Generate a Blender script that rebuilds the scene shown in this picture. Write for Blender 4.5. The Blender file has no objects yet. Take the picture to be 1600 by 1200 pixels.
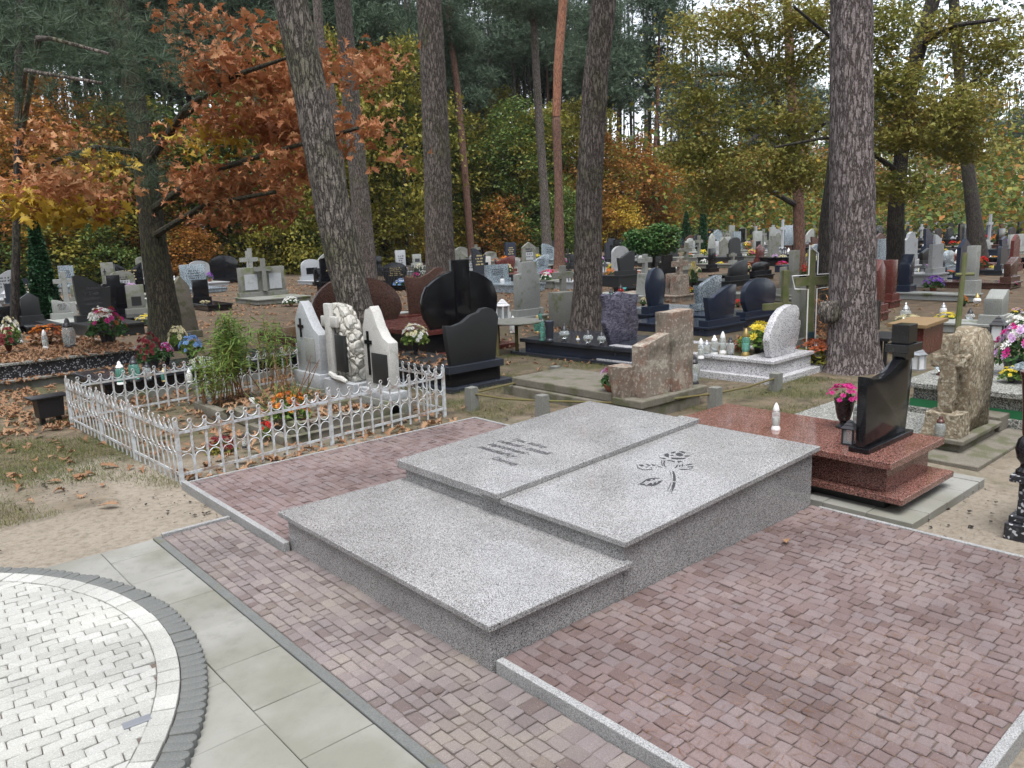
import bpy, bmesh, math, random
import numpy as np
from mathutils import Matrix, Vector
R_ = math.radians
random.seed(7); rng = np.random.default_rng(7)
sc = bpy.context.scene
# ------------------------------------------------------------------ camera
FPX = 1222.0                                   # focal length in pixels of the 1600 px wide photograph
CAMH = 1.8
WM = np.array([[0.7510261036, 0.1494678570, -0.6431322970],
               [-0.6593139121, 0.1172975199, -0.7426617381],
               [-0.0355662350, 0.9817844221, 0.1866397369]])
cam = bpy.data.cameras.new("camera"); co = bpy.data.objects.new("camera", cam)
sc.collection.objects.link(co); sc.camera = co
cam.sensor_width = 36; cam.lens = 36 * FPX / 1600; cam.clip_start = 0.05; cam.clip_end = 2000
co.matrix_world = Matrix([[*WM[0], 0], [*WM[1], 0], [*WM[2], CAMH], [0, 0, 0, 1]])
sc.render.resolution_x = 1024; sc.render.resolution_y = 768
# ------------------------------------------------------------------ world, sun, exposure
w = bpy.data.worlds.new("World"); sc.world = w; w.use_nodes = True
nt = w.node_tree; bg = nt.nodes["Background"]
sky = nt.nodes.new("ShaderNodeTexSky"); sky.sky_type = 'NISHITA'; sky.sun_disc = False
SUN_EL, SUN_AZ = 70.0, 230.0
sky.sun_elevation = R_(SUN_EL); sky.sun_rotation = R_(90 - SUN_AZ); sky.air_density = 1.0; sky.dust_density = 1.5
hs = nt.nodes.new("ShaderNodeHueSaturation"); hs.inputs['Saturation'].default_value = 0.3
nt.links.new(sky.outputs[0], hs.inputs['Color']); nt.links.new(hs.outputs[0], bg.inputs[0])
bg.inputs[1].default_value = 0.135
sl = bpy.data.lights.new("sun", 'SUN'); sl.energy = 1.5; sl.angle = R_(38); sl.color = (1, 0.985, 0.96)
so = bpy.data.objects.new("sun", sl); sc.collection.objects.link(so)
_d = Vector((math.cos(R_(SUN_EL)) * math.cos(R_(SUN_AZ)), math.cos(R_(SUN_EL)) * math.sin(R_(SUN_AZ)), math.sin(R_(SUN_EL))))
so.rotation_euler = _d.to_track_quat('Z', 'Y').to_euler()
sc.view_settings.view_transform = 'Standard'; sc.view_settings.look = 'None'
sc.view_settings.exposure = 1.42; sc.view_settings.gamma = 1
sc.render.engine = 'CYCLES'
sc.cycles.max_bounces = 6; sc.cycles.transparent_max_bounces = 8; sc.cycles.diffuse_bounces = 3

# ------------------------------------------------------------------ geometry of the place
def terr(x, y):
    d = np.hypot(x, y); return 0.012 * np.clip(d - 20, 0, 120)
def ray(px, py): return WM @ np.array([(px - 800) / FPX, -(py - 600) / FPX, -1.0])
def P(px, py, z=0.0):
    d = ray(px, py); t = (z - CAMH) / d[2]; return np.array([0, 0, CAMH]) + d * t
def G(px, py):                                  # a point on the terrain
    z = 0.0
    for _ in range(40):
        p = P(px, py, z); z = 0.5 * z + 0.5 * float(terr(p[0], p[1]))
        z = min(z, 1.44)
    return np.array([p[0], p[1], float(terr(p[0], p[1]))])
def RD(px, py, dist):                           # point along a sight line at a horizontal distance
    d = ray(px, py); return np.array([0, 0, CAMH]) + d * (dist / math.hypot(d[0], d[1]))
def proj(p):
    d = WM.T @ (np.array(p) - [0, 0, CAMH]); return 800 + FPX * d[0] / -d[2], 600 - FPX * d[1] / -d[2]
def depth(p): return -(WM.T @ (np.array(p) - [0, 0, CAMH]))[2]
def hat(p, pt):                                 # height above p that reaches picture row pt
    lo, hi = 0.0, 40.0
    for _ in range(40):
        m = (lo + hi) / 2
        if proj((p[0], p[1], p[2] + m))[1] > pt: lo = m
        else: hi = m
    return lo

# ------------------------------------------------------------------ objects
col = sc.collection
def tag(o, label=None, cat=None, group=None, kind=None):
    if label: o['label'] = label
    if cat: o['category'] = cat
    if group: o['group'] = group
    if kind: o['kind'] = kind
    return o
def link(name, me, parent=None, m=None):
    o = bpy.data.objects.new(name, me); col.objects.link(o)
    if m is not None:
        if len(me.materials) == 0: me.materials.append(m)
        elif me.materials[0] != m:
            o.material_slots[0].link = 'OBJECT'; o.material_slots[0].material = m
    if parent: o.parent = parent
    return o
def empty(name, loc, rz=0, label=None, cat=None, group=None):
    o = bpy.data.objects.new(name, None); col.objects.link(o); o.empty_display_size = .1
    o.location = Vector([float(a) for a in loc]); o.rotation_euler = (0, 0, rz); tag(o, label, cat, group); return o
AUTO = []
def auto(o, desc, cat, group):
    tag(o, None, cat, group); AUTO.append((o, desc)); return o

class MB:
    def __init__(s): s.v = []; s.f = []
    def add(s, vs, fs):
        n = len(s.v); s.v += [tuple(map(float, p)) for p in vs]; s.f += [tuple(i + n for i in f) for f in fs]; return s
    def box(s, x0, x1, y0, y1, z0, z1):
        return s.add([(x0, y0, z0), (x1, y0, z0), (x1, y1, z0), (x0, y1, z0), (x0, y0, z1), (x1, y0, z1), (x1, y1, z1), (x0, y1, z1)],
                     [(0, 3, 2, 1), (4, 5, 6, 7), (0, 1, 5, 4), (1, 2, 6, 5), (2, 3, 7, 6), (3, 0, 4, 7)])
    def taper(s, x0, x1, y0, y1, z0, z1, k):      # box whose top is smaller by k on each side
        return s.add([(x0, y0, z0), (x1, y0, z0), (x1, y1, z0), (x0, y1, z0), (x0 + k, y0 + k, z1), (x1 - k, y0 + k, z1), (x1 - k, y1 - k, z1), (x0 + k, y1 - k, z1)],
                     [(0, 3, 2, 1), (4, 5, 6, 7), (0, 1, 5, 4), (1, 2, 6, 5), (2, 3, 7, 6), (3, 0, 4, 7)])
    def prism(s, poly, y0, y1):                   # polygon in x,z pulled along y
        n = len(poly)
        vs = [(a, y0, b) for a, b in poly] + [(a, y1, b) for a, b in poly]
        fs = [tuple(range(n)), tuple(range(2 * n - 1, n - 1, -1))] + [(i, i + n, (i + 1) % n + n, (i + 1) % n) for i in range(n)]
        return s.add(vs, fs)
    def lift(s, poly, z0, z1):                    # polygon in x,y raised
        n = len(poly)
        vs = [(a, b, z0) for a, b in poly] + [(a, b, z1) for a, b in poly]
        fs = [tuple(range(n - 1, -1, -1)), tuple(range(n, 2 * n))] + [(i, (i + 1) % n, (i + 1) % n + n, i + n) for i in range(n)]
        return s.add(vs, fs)
    def lathe(s, prof, n=16, c=(0, 0, 0), sq=False):
        vs = []; fs = []
        for r, z in prof:
            for i in range(n):
                a = 2 * math.pi * (i + (.5 if sq else 0)) / n
                vs.append((c[0] + r * math.cos(a), c[1] + r * math.sin(a), c[2] + z))
        m = len(prof)
        for j in range(m - 1):
            for i in range(n): fs.append((j * n + i, j * n + (i + 1) % n, (j + 1) * n + (i + 1) % n, (j + 1) * n + i))
        fs.append(tuple(range(n - 1, -1, -1))); fs.append(tuple(range((m - 1) * n, m * n)))
        return s.add(vs, fs)
    def tube(s, pts, rad, n=6):
        pts = [Vector([float(a) for a in p]) for p in pts]
        if not hasattr(rad, '__len__'): rad = [rad] * len(pts)
        vs = []; fs = []; ref = Vector((0.31, 0.95, 0.05)).normalized()
        for k, p in enumerate(pts):
            t = (pts[min(k + 1, len(pts) - 1)] - pts[max(k - 1, 0)]).normalized()
            u = t.cross(ref)
            if u.length < .1: u = t.cross(Vector((1, 0, 0)))
            u.normalize(); v = t.cross(u)
            for i in range(n):
                a = 2 * math.pi * i / n; q = p + (u * math.cos(a) + v * math.sin(a)) * rad[k]; vs.append(tuple(q))
        for k in range(len(pts) - 1):
            for i in range(n): fs.append((k * n + i, (k + 1) * n + i, (k + 1) * n + (i + 1) % n, k * n + (i + 1) % n))
        fs.append(tuple(range(n))); fs.append(tuple(range(len(vs) - 1, len(vs) - n - 1, -1)))
        return s.add(vs, fs)
    def xf(s, M):
        s.v = [tuple(M @ Vector(p)) for p in s.v]; return s
    def mesh(s, smooth=False, bevel=0, name='m'):
        me = bpy.data.meshes.new(name); me.from_pydata(s.v, [], s.f)
        if bevel:
            bm = bmesh.new(); bm.from_mesh(me)
            bmesh.ops.remove_doubles(bm, verts=bm.verts, dist=1e-5)
            bmesh.ops.recalc_face_normals(bm, faces=bm.faces)
            ed = [e for e in bm.edges if len(e.link_faces) == 2 and e.calc_face_angle(0) > .5]
            bmesh.ops.bevel(bm, geom=ed, offset=bevel, segments=2, affect='EDGES', profile=.5)
            bm.to_mesh(me); bm.free()
        if smooth:
            me.polygons.foreach_set('use_smooth', [True] * len(me.polygons))
            try: me.set_sharp_from_angle(angle=R_(38))
            except Exception: pass
        me.update(); return me
    def build(s, name, m, parent=None, smooth=False, bevel=0):
        return link(name, s.mesh(smooth, bevel, name), parent, m)

def npmesh(name, V, F, smooth=False):            # V (n,3); F (m,k) faces all of k corners
    me = bpy.data.meshes.new(name); V = np.asarray(V, np.float32); F = np.asarray(F, np.int32)
    me.vertices.add(len(V)); me.vertices.foreach_set('co', V.ravel())
    me.loops.add(F.size); me.loops.foreach_set('vertex_index', F.ravel())
    me.polygons.add(len(F)); me.polygons.foreach_set('loop_start', np.arange(0, F.size, F.shape[1], dtype=np.int32))
    me.update(calc_edges=True)
    if smooth: me.polygons.foreach_set('use_smooth', np.ones(len(F), bool))
    return me
def rots(n, tilt=1.0):                           # random rotations; tilt 0 = lying flat, 1 = any way up
    a = rng.uniform(0, 2 * np.pi, n); b = rng.normal(0, 1, n) * tilt * 1.2; c = rng.uniform(0, 2 * np.pi, n)
    def rz(t):
        M = np.zeros((n, 3, 3)); M[:, 0, 0] = np.cos(t); M[:, 0, 1] = -np.sin(t); M[:, 1, 0] = np.sin(t); M[:, 1, 1] = np.cos(t); M[:, 2, 2] = 1; return M
    def rx(t):
        M = np.zeros((n, 3, 3)); M[:, 1, 1] = np.cos(t); M[:, 1, 2] = -np.sin(t); M[:, 2, 1] = np.sin(t); M[:, 2, 2] = np.cos(t); M[:, 0, 0] = 1; return M
    return rz(a) @ rx(b) @ rz(c)
def inst(tv, tf, loc, size, M=None, tilt=1.0):
    tv = np.asarray(tv, float); tf = np.asarray(tf, int); n = len(loc)
    if M is None: M = rots(n, tilt)
    size = np.broadcast_to(np.asarray(size, float), (n,))
    V = np.einsum('nij,kj->nki', M, tv) * size[:, None, None] + np.asarray(loc)[:, None, :]
    F = tf[None] + (np.arange(n) * len(tv))[:, None, None]
    return V.reshape(-1, 3), F.reshape(-1, tf.shape[1])
# templates (unit size): faces are all quads
CARD = ([(-.5, 0, 0), (0, -.3, .06), (.5, 0, 0), (0, .3, .06)], [(0, 1, 2, 3)])
def oak_tpl(curl=.12, fold=.25, wd=1.0, ln=1.0):                                   # lobed leaf made of quads about the midrib
    o = [(-.5, .015), (-.34, .13), (-.27, .06), (-.12, .31), (-.05, .12), (.08, .36), (.15, .13), (.3, .24), (.33, .08), (.5, .02)]
    vs = []; fs = []
    for k, (x, y) in enumerate(o): yy = y * wd; xx = x * ln; vs += [(xx, yy, fold * abs(yy) - curl * x * x * 2), (xx, 0, -curl * x * x * 2 + .04 * x), (xx, -yy * .93, fold * 1.2 * abs(yy) - curl * x * x * 2)]
    for k in range(len(o) - 1):
        a = 3 * k; fs += [(a, a + 1, a + 4, a + 3), (a + 1, a + 2, a + 5, a + 4)]
    return vs, fs
OAK = oak_tpl()
OAKS = [OAK, oak_tpl(.45, .7, .85, .9), oak_tpl(-.3, -.5, 1.15, .8), oak_tpl(.3, 1.1, .8, 1.1)]
def tuft_tpl(n=9, wd=.035, seed=1):              # needles fanning out of a point
    r = np.random.default_rng(seed); vs = []; fs = []
    for k in range(n):
        d = r.normal(0, 1, 3); d[2] = abs(d[2]) * .8 + .1; d /= np.linalg.norm(d); s = np.cross(d, r.normal(0, 1, 3)); s /= np.linalg.norm(s)
        a = len(vs); vs += [tuple(-s * wd), tuple(s * wd), tuple(d * .5 + s * wd * .3), tuple(d * .5 - s * wd * .3)]; fs.append((a, a + 1, a + 2, a + 3))
    return vs, fs
TUFT = tuft_tpl()

# ------------------------------------------------------------------ materials
class N:
    def __init__(s, name):
        s.m = bpy.data.materials.new(name); s.m.use_nodes = True; s.t = s.m.node_tree
        s.b = s.t.nodes["Principled BSDF"]; s.tc = None
    def n(s, typ, **k):
        x = s.t.nodes.new(typ)
        for a, b in k.items(): setattr(x, a, b)
        return x
    def l(s, a, b): s.t.links.new(a, b)
    def coord(s, scale=(1, 1, 1), world=False):
        if world: o = s.n("ShaderNodeNewGeometry").outputs['Position']
        else: o = s.n("ShaderNodeTexCoord").outputs['Object']
        mp = s.n("ShaderNodeMapping"); mp.inputs['Scale'].default_value = scale; s.l(o, mp.inputs['Vector']); return mp.outputs[0]
    def noise(s, sc_, det=3, co_=None, rough=.55, dist=0):
        x = s.n("ShaderNodeTexNoise"); x.inputs['Scale'].default_value = sc_; x.inputs['Detail'].default_value = det
        x.inputs['Roughness'].default_value = rough; x.inputs['Distortion'].default_value = dist
        s.l(co_ if co_ is not None else s.coord(), x.inputs['Vector']); return x.outputs['Fac']
    def vor(s, sc_, co_=None, feat='F1', out='Color', rnd=1):
        x = s.n("ShaderNodeTexVoronoi"); x.feature = feat; x.inputs['Scale'].default_value = sc_; x.inputs['Randomness'].default_value = rnd
        s.l(co_ if co_ is not None else s.coord(), x.inputs['Vector']); return x.outputs[out]
    def ramp(s, fac, stops, const=False):
        x = s.n("ShaderNodeValToRGB"); cr = x.color_ramp
        if const: cr.interpolation = 'CONSTANT'
        while len(cr.elements) < len(stops): cr.elements.new(.5)
        for e, (p, c) in zip(cr.elements, stops):
            e.position = p; e.color = (*c, 1) if hasattr(c, '__len__') else (c, c, c, 1)
        s.l(fac, x.inputs[0]); return x.outputs[0]
    def mix(s, fac, a, b, mode='MIX'):
        x = s.n("ShaderNodeMix"); x.data_type = 'RGBA'; x.blend_type = mode
        for v, i in ((fac, 0), (a, 6), (b, 7)):
            if hasattr(v, 'is_linked') or hasattr(v, 'links'): s.l(v, x.inputs[i])
            else: x.inputs[i].default_value = v if i == 0 else (*v, 1)
        return x.outputs[2]
    def col(s, c):
        if hasattr(c, 'links'): s.l(c, s.b.inputs['Base Color'])
        else: s.b.inputs['Base Color'].default_value = (*c, 1)
        return s
    def rough(s, r):
        if hasattr(r, 'links'): s.l(r, s.b.inputs['Roughness'])
        else: s.b.inputs['Roughness'].default_value = r
        return s
    def bump(s, h, st=.3, dist=.01):
        x = s.n("ShaderNodeBump"); x.inputs['Strength'].default_value = st; x.inputs['Distance'].default_value = dist
        s.l(h, x.inputs['Height']); s.l(x.outputs[0], s.b.inputs['Normal']); return s
    def rnd(s): return s.n("ShaderNodeNewGeometry").outputs['Random Per Island']

def granite(name, cols, scale, rough=.22, spec=.5):
    q = N(name); v = q.vor(scale); sx = q.n("ShaderNodeSeparateColor"); q.l(v, sx.inputs[0])
    c = q.ramp(sx.outputs[0], cols, True)
    big = q.ramp(q.noise(3, 3), [(.35, .88), (.65, 1.06)]); c = q.mix(1.0, c, big, 'MULTIPLY')
    q.col(c).rough(q.ramp(q.noise(2.2, 5), [(.35, .07), (.65, .26)]) if rough == 'vary' else rough); q.b.inputs['Specular IOR Level'].default_value = spec; return q.m
def polished(name, c, rough=.09, fleck=(.06, .065, .07)):
    q = N(name); f = q.ramp(q.noise(160, 2), [(.62, c), (.75, fleck)]); q.col(f)
    q.rough(q.ramp(q.noise(5, 4), [(.3, rough), (.75, rough + .14)])); return q.m
def concrete(name, a, b, moss=.0, mossc=(.10, .12, .04), sc_=6, rough=.92, bump=.5):
    q = N(name); co_ = q.coord()
    c = q.mix(q.noise(sc_, 8, co_, .65), a, b)
    c = q.mix(q.ramp(q.noise(sc_ * 12, 4, co_), [(.4, 0), (.62, .35)]), c, tuple(x * .45 for x in a))
    if moss: c = q.mix(q.ramp(q.noise(sc_ * .55, 6, co_), [(.62 - moss * .35, 0), (.72 - moss * .3, .85)]), c, mossc)
    q.col(c).rough(rough).bump(q.noise(sc_ * 14, 6, co_, .7), bump, .01); return q.m
def plain(name, c, rough=.6, metal=0, var=.12, sc_=8):
    q = N(name); q.col(q.mix(q.noise(sc_, 5), tuple(x * (1 - var) for x in c), tuple(min(1, x * (1 + var)) for x in c))).rough(rough)
    q.b.inputs['Metallic'].default_value = metal; return q.m
def leafm(name, stops, trans=.25, rough=.55):
    q = N(name); mxn = q.n("ShaderNodeMix"); mxn.inputs[0].default_value = .68; q.l(q.rnd(), mxn.inputs[2]); q.l(q.ramp(q.noise(.9, 4, q.coord((1, 1, 1), True), .65), [(.28, 0), (.72, 1)]), mxn.inputs[3]); q.col(q.ramp(mxn.outputs[0], stops)).rough(rough); q.b.inputs['Specular IOR Level'].default_value = .3
    ob = q.t.nodes['Material Output']; tr = q.n("ShaderNodeBsdfTranslucent"); mx = q.n("ShaderNodeMixShader"); mx.inputs[0].default_value = trans
    q.l(q.b.inputs['Base Color'].links[0].from_socket, tr.inputs[0]); q.l(q.b.outputs[0], mx.inputs[1]); q.l(tr.outputs[0], mx.inputs[2]); q.l(mx.outputs[0], ob.inputs[0]); return q.m

M = {}
M['tomb'] = granite('grey_pink_granite', [(0, (.045, .043, .042)), (.2, (.17, .163, .163)), (.4, (.29, .288, .286)), (.7, (.42, .424, .428)), (.94, (.28, .235, .225))], 360, 'vary')
M['redgran'] = granite('red_granite', [(0, (.03, .02, .018)), (.25, (.13, .05, .04)), (.5, (.22, .095, .075)), (.8, (.30, .17, .14))], 230, .08)
M['whitegran'] = granite('white_granite', [(0, (.10, .10, .11)), (.18, (.42, .42, .44)), (.5, (.6, .59, .6))], 160, .25)
M['bluegran'] = granite('blue_grey_granite', [(0, (.08, .10, .12)), (.35, (.24, .29, .32)), (.7, (.38, .43, .46))], 80, .2)
M['terrazzo'] = granite('dark_terrazzo', [(0, (.018, .018, .022)), (.72, (.05, .05, .06)), (.86, (.45, .45, .47))], 70, .45)
M['gterrazzo'] = granite('grey_terrazzo', [(0, (.07, .07, .065)), (.35, (.2, .2, .18)), (.7, (.36, .36, .33))], 110, .6)
M['black'] = polished('black_granite', (.006, .006, .008))
M['blackrough'] = polished('dull_black_granite', (.018, .019, .02), .38)
M['darkgrey'] = polished('dark_grey_granite', (.028, .032, .042), .16, (.09, .10, .12))
M['navy'] = polished('navy_granite', (.02, .028, .05), .15, (.07, .09, .13))
M['brown'] = granite('brown_granite', [(0, (.03, .018, .015)), (.3, (.095, .045, .035)), (.75, (.14, .075, .06))], 120, .2)
M['redst'] = polished('red_brown_granite', (.11, .03, .025), .2, (.2, .08, .06))
q = N('purple_veined_granite'); co_ = q.coord((1, 1, 2.2)); q.col(q.ramp(q.noise(9, 8, co_, .7, 1.6), [(.36, (.03, .028, .042)), (.5, (.085, .08, .115)), (.66, (.2, .19, .25))])).rough(.2); M['purple'] = q.m
M['marble'] = concrete('white_marble', (.36, .38, .4), (.45, .46, .47), .04, (.2, .22, .18), 4, .5, .1)
M['artstone'] = concrete('white_cast_stone', (.46, .455, .43), (.56, .55, .52), .06, (.2, .19, .15), 7, .85, .45)
q = N('pale_field_stone'); co_ = q.coord(); wv_ = q.n('ShaderNodeVectorMath', operation='ADD'); q.l(co_, wv_.inputs[0]); nz_ = q.n('ShaderNodeTexNoise'); nz_.inputs['Scale'].default_value = 7; sc3 = q.n('ShaderNodeVectorMath', operation='SCALE'); sc3.inputs['Scale'].default_value = .12; q.l(co_, nz_.inputs['Vector']); q.l(nz_.outputs['Color'], sc3.inputs[0]); q.l(sc3.outputs[0], wv_.inputs[1])
ed_ = q.vor(7.5, wv_.outputs[0], 'DISTANCE_TO_EDGE', 'Distance'); c = q.mix(q.noise(9, 7, co_, .7), (.36, .35, .31), (.56, .545, .5)); c = q.mix(q.ramp(ed_, [(.0, 0), (.07, 1)]), (.14, .125, .1), c)
q.col(c).rough(.9).bump(q.ramp(ed_, [(0, 0), (.25, 1)]), .9, .03); M['rock'] = q.m
M['conc'] = concrete('grey_concrete', (.15, .15, .135), (.26, .26, .235), .25)
M['concl'] = concrete('pale_concrete', (.24, .25, .235), (.36, .37, .35), .12)
M['mossconc'] = concrete('mossy_concrete', (.11, .10, .08), (.24, .215, .175), .35, (.085, .088, .045), 9)
M['kerb'] = granite('kerb_granite', [(0, (.16, .16, .16)), (.3, (.27, .27, .27)), (.7, (.36, .36, .36))], 330, .6)
q = N('lichened_pink_concrete'); co_ = q.coord()
c = q.mix(q.ramp(q.noise(2.6, 6, co_, .6, .6), [(.42, 0), (.6, 1)]), (.215, .18, .145), (.22, .125, .09))
c = q.mix(q.ramp(q.noise(5, 7, co_, .75), [(.5, 0), (.58, .75)]), c, (.36, .33, .27))
c = q.mix(q.ramp(q.noise(30, 4, co_), [(.56, 0), (.62, .8)]), c, (.42, .39, .34))
c = q.mix(q.ramp(q.noise(4, 7, co_, .7), [(.5, 0), (.66, .85)]), c, (.07, .06, .045)); q.col(c).rough(.95).bump(q.noise(45, 6, co_, .7), .8, .012); M['lichen'] = q.m
q = N('rough_boulder'); co_ = q.coord(); c = q.mix(q.noise(5, 8, co_, .7), (.15, .13, .085), (.33, .25, .17))
c = q.mix(q.ramp(q.noise(38, 5, co_), [(.5, 0), (.6, .8)]), c, (.46, .42, .33)); c = q.mix(q.ramp(q.noise(24, 5, co_), [(.55, 0), (.65, .8)]), c, (.07, .06, .04))
q.col(c).rough(.95).bump(q.noise(40, 6, co_, .75), 1, .02); M['boulder'] = q.m
M['greyb'] = concrete('weathered_grey_white_stone', (.25, .26, .27), (.38, .39, .4), .12, (.16, .17, .12), 5)
# paving
def paver(name, stops, stain, bump=.5):
    q = N(name); wco = q.coord((1, 1, 1), True)
    c = q.ramp(q.rnd(), stops); big = q.ramp(q.noise(1.1, 4, wco), [(.35, .72), (.7, 1.18)]); c = q.mix(1.0, c, big, 'MULTIPLY')
    c = q.mix(q.ramp(q.noise(2.2, 5, wco), [(.5, 0), (.72, .6)]), c, stain)
    c = q.mix(q.ramp(q.noise(170, 4, wco), [(.35, .35), (.6, 0)]), c, tuple(x * .35 for x in stain))
    c = q.mix(q.ramp(q.noise(240, 3, wco), [(.62, 0), (.72, .5)]), c, tuple(min(1, x * 2.4) for x in stain))
    q.col(c).rough(.93).bump(q.noise(120, 5, wco, .7), bump, .006); return q.m
M['redpaver'] = paver('red_tumbled_pavers', [(0, (.125, .08, .074)), (.12, (.16, .11, .106)), (.6, (.188, .135, .132)), (.8, (.19, .148, .152)), (1, (.215, .163, .158))], (.195, .155, .14))
M['oldpaver'] = paver('weathered_pavers', [(0, (.125, .092, .088)), (.15, (.17, .138, .138)), (.7, (.21, .175, .178)), (1, (.235, .2, .185))], (.22, .19, .15))
M['whitepaver'] = paver('white_granite_pavers', [(0, (.38, .38, .355)), (.5, (.45, .45, .425)), (1, (.5, .5, .475))], (.4, .39, .34))
M['darkpaver'] = plain('wet_dark_paver', (.17, .18, .2), .5)
M['joint'] = plain('joint_sand', (.12, .095, .08), 1)
q = N('grey_paving_slabs'); wco = q.coord((1, 1, 1), True); c = q.mix(q.noise(2.6, 6, wco, .6), (.16, .157, .14), (.29, .285, .265))
c = q.mix(q.ramp(q.noise(1.4, 5, wco), [(.42, 0), (.6, .85)]), c, (.14, .135, .10)); c = q.mix(q.ramp(q.noise(9, 8, wco, .75), [(.5, 0), (.75, .6)]), c, (.10, .10, .085))
c = q.mix(q.ramp(q.rnd(), [(0, 0), (1, .4)]), c, (.30, .30, .275)); q.col(c).rough(.85).bump(q.noise(80, 5, wco), .25, .004); M['slab'] = q.m
M['palisade'] = concrete('grey_palisade_concrete', (.11, .115, .11), (.18, .185, .18), .08, (.12, .12, .08), 12)
# ground
q = N('sandy_ground'); wco = q.coord((1, 1, 1), True)
c = q.mix(q.noise(1.6, 8, wco, .65), (.21, .178, .138), (.34, .298, .24))
c = q.mix(q.ramp(q.noise(22, 6, wco, .7), [(.46, 0), (.7, .7)]), c, (.12, .095, .066))
sx = q.n("ShaderNodeSeparateXYZ"); q.l(q.n("ShaderNodeNewGeometry").outputs['Position'], sx.inputs[0])
ln = q.n("ShaderNodeVectorMath", operation='LENGTH'); q.l(q.n("ShaderNodeNewGeometry").outputs['Position'], ln.inputs[0])
md = q.n("ShaderNodeMath", operation='MULTIPLY_ADD'); q.l(q.noise(.9, 6, wco, .6), md.inputs[0]); md.inputs[1].default_value = 6; q.l(ln.outputs['Value'], md.inputs[2])
far = q.ramp(md.outputs[0], [(0, 0), (1, 1)])
mr = q.n("ShaderNodeMapRange"); mr.inputs['From Min'].default_value = 9.3; mr.inputs['From Max'].default_value = 10.6; q.l(md.outputs[0], mr.inputs[0])
mud = q.mix(q.ramp(q.noise(5, 7, wco, .65), [(.38, 0), (.62, 1)]), (.075, .06, .038), (.17, .13, .085))
mud = q.mix(q.ramp(q.noise(1.2, 5, wco, .6), [(.48, 0), (.64, .7)]), mud, (.075, .08, .03))
c = q.mix(mr.outputs[0], c, mud)
mr2 = q.n("ShaderNodeMapRange"); mr2.inputs['From Min'].default_value = 14; mr2.inputs['From Max'].default_value = 22; q.l(md.outputs[0], mr2.inputs[0])
dirt = q.mix(q.ramp(q.noise(3, 8, wco, .7), [(.35, 0), (.65, 1)]), (.05, .034, .02), (.13, .09, .055)); c = q.mix(mr2.outputs[0], c, dirt)
q.col(c).rough(1).bump(q.noise(26, 9, wco, .75), .7, .03); M['ground'] = q.m
# metals, glass, plastics
q = N('white_fence_paint'); co_ = q.coord(); c = q.mix(q.ramp(q.noise(9, 8, co_, .7), [(.46, 0), (.62, .9)]), (.56, .6, .63), (.22, .13, .08)); c = q.mix(q.ramp(q.noise(40, 5, co_), [(.45, 0), (.65, .5)]), c, (.34, .33, .3))
q.col(c).rough(.5); M['fencew'] = q.m
M['blackiron'] = plain('black_iron', (.02, .02, .022), .5)
M['rustpipe'] = concrete('mossy_rusty_pipe', (.10, .08, .03), (.17, .14, .05), .3, (.12, .12, .04), 10)
def glass(name, c, rough=.08, tr=.75):
    q = N(name); q.col(c).rough(rough); q.b.inputs['Transmission Weight'].default_value = tr; q.b.inputs['IOR'].default_value = 1.3; return q.m
M['glass'] = glass('clear_glass', (.75, .8, .8)); M['gglass'] = glass('green_glass', (.25, .6, .5)); M['rglass'] = glass('red_glass', (.6, .04, .03)); M['wglass'] = glass('milky_glass', (.85, .85, .85), .3, .3)
M['wplastic'] = plain('white_plastic', (.8, .8, .8), .3, 0, .03); M['dplastic'] = plain('dark_plastic', (.03, .03, .035), .35); M['silver'] = plain('silver_metal', (.55, .56, .58), .3, .8)
M['gold'] = plain('gold_metal', (.5, .36, .14), .35, .7); M['wax'] = plain('candle_wax', (.75, .73, .68), .5)
M['terracotta'] = plain('terracotta', (.34, .13, .08), .7); M['greentrim'] = plain('green_painted_panel', (.02, .16, .06), .5)
M['wood'] = plain('weathered_wood', (.23, .15, .07), .8, 0, .3, 20); M['mosswood'] = concrete('mossy_wood', (.13, .13, .06), (.2, .19, .10), .4, (.09, .12, .03), 8); M['blackwood'] = plain('black_painted_wood', (.012, .012, .014), .45)
M['engrave'] = plain('engraved_black', (.03, .03, .035), .7); M['engravew'] = plain('engraved_gold', (.5, .4, .2), .5); M['darkvase'] = polished('black_vase_stone', (.012, .01, .012), .15); M['bronze'] = polished('brown_vase_stone', (.07, .025, .018), .2, (.14, .06, .05))
M['blueplast'] = plain('blue_black_metal', (.03, .06, .075), .4); M['whitepaint'] = plain('white_paint', (.8, .8, .8), .5, 0, .04)
# plants
def lm(n, a, b, c, **k): M[n] = leafm(n, [(0, a), (.5, b), (1, c)], **k)
lm('red_oak_leaves', (.22, .07, .03), (.42, .17, .07), (.54, .33, .16))
lm('yellow_leaves', (.28, .17, .02), (.5, .34, .04), (.18, .19, .03))
lm('olive_leaves', (.07, .09, .015), (.2, .19, .03), (.36, .26, .035))
lm('green_leaves', (.03, .07, .016), (.085, .14, .03), (.26, .26, .045))
lm('orange_leaves', (.2, .07, .018), (.36, .16, .035), (.42, .28, .05))
lm('oak_mixed', (.09, .13, .025), (.24, .23, .05), (.24, .13, .04))
lm('pine_needles', (.03, .055, .032), (.06, .095, .055), (.12, .155, .095), trans=.15)
M['dead_needles'] = M['pine_needles']
lm('thuja_needles', (.008, .035, .012), (.016, .06, .02), (.03, .085, .03), trans=.1)
lm('bush_needles', (.03, .08, .02), (.05, .13, .03), (.12, .14, .04), trans=.1)
lm('litter', (.15, .075, .035), (.28, .15, .08), (.38, .25, .15), trans=.15)
lm('grassm', (.06, .085, .02), (.12, .14, .04), (.2, .17, .07), trans=.2)
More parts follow.
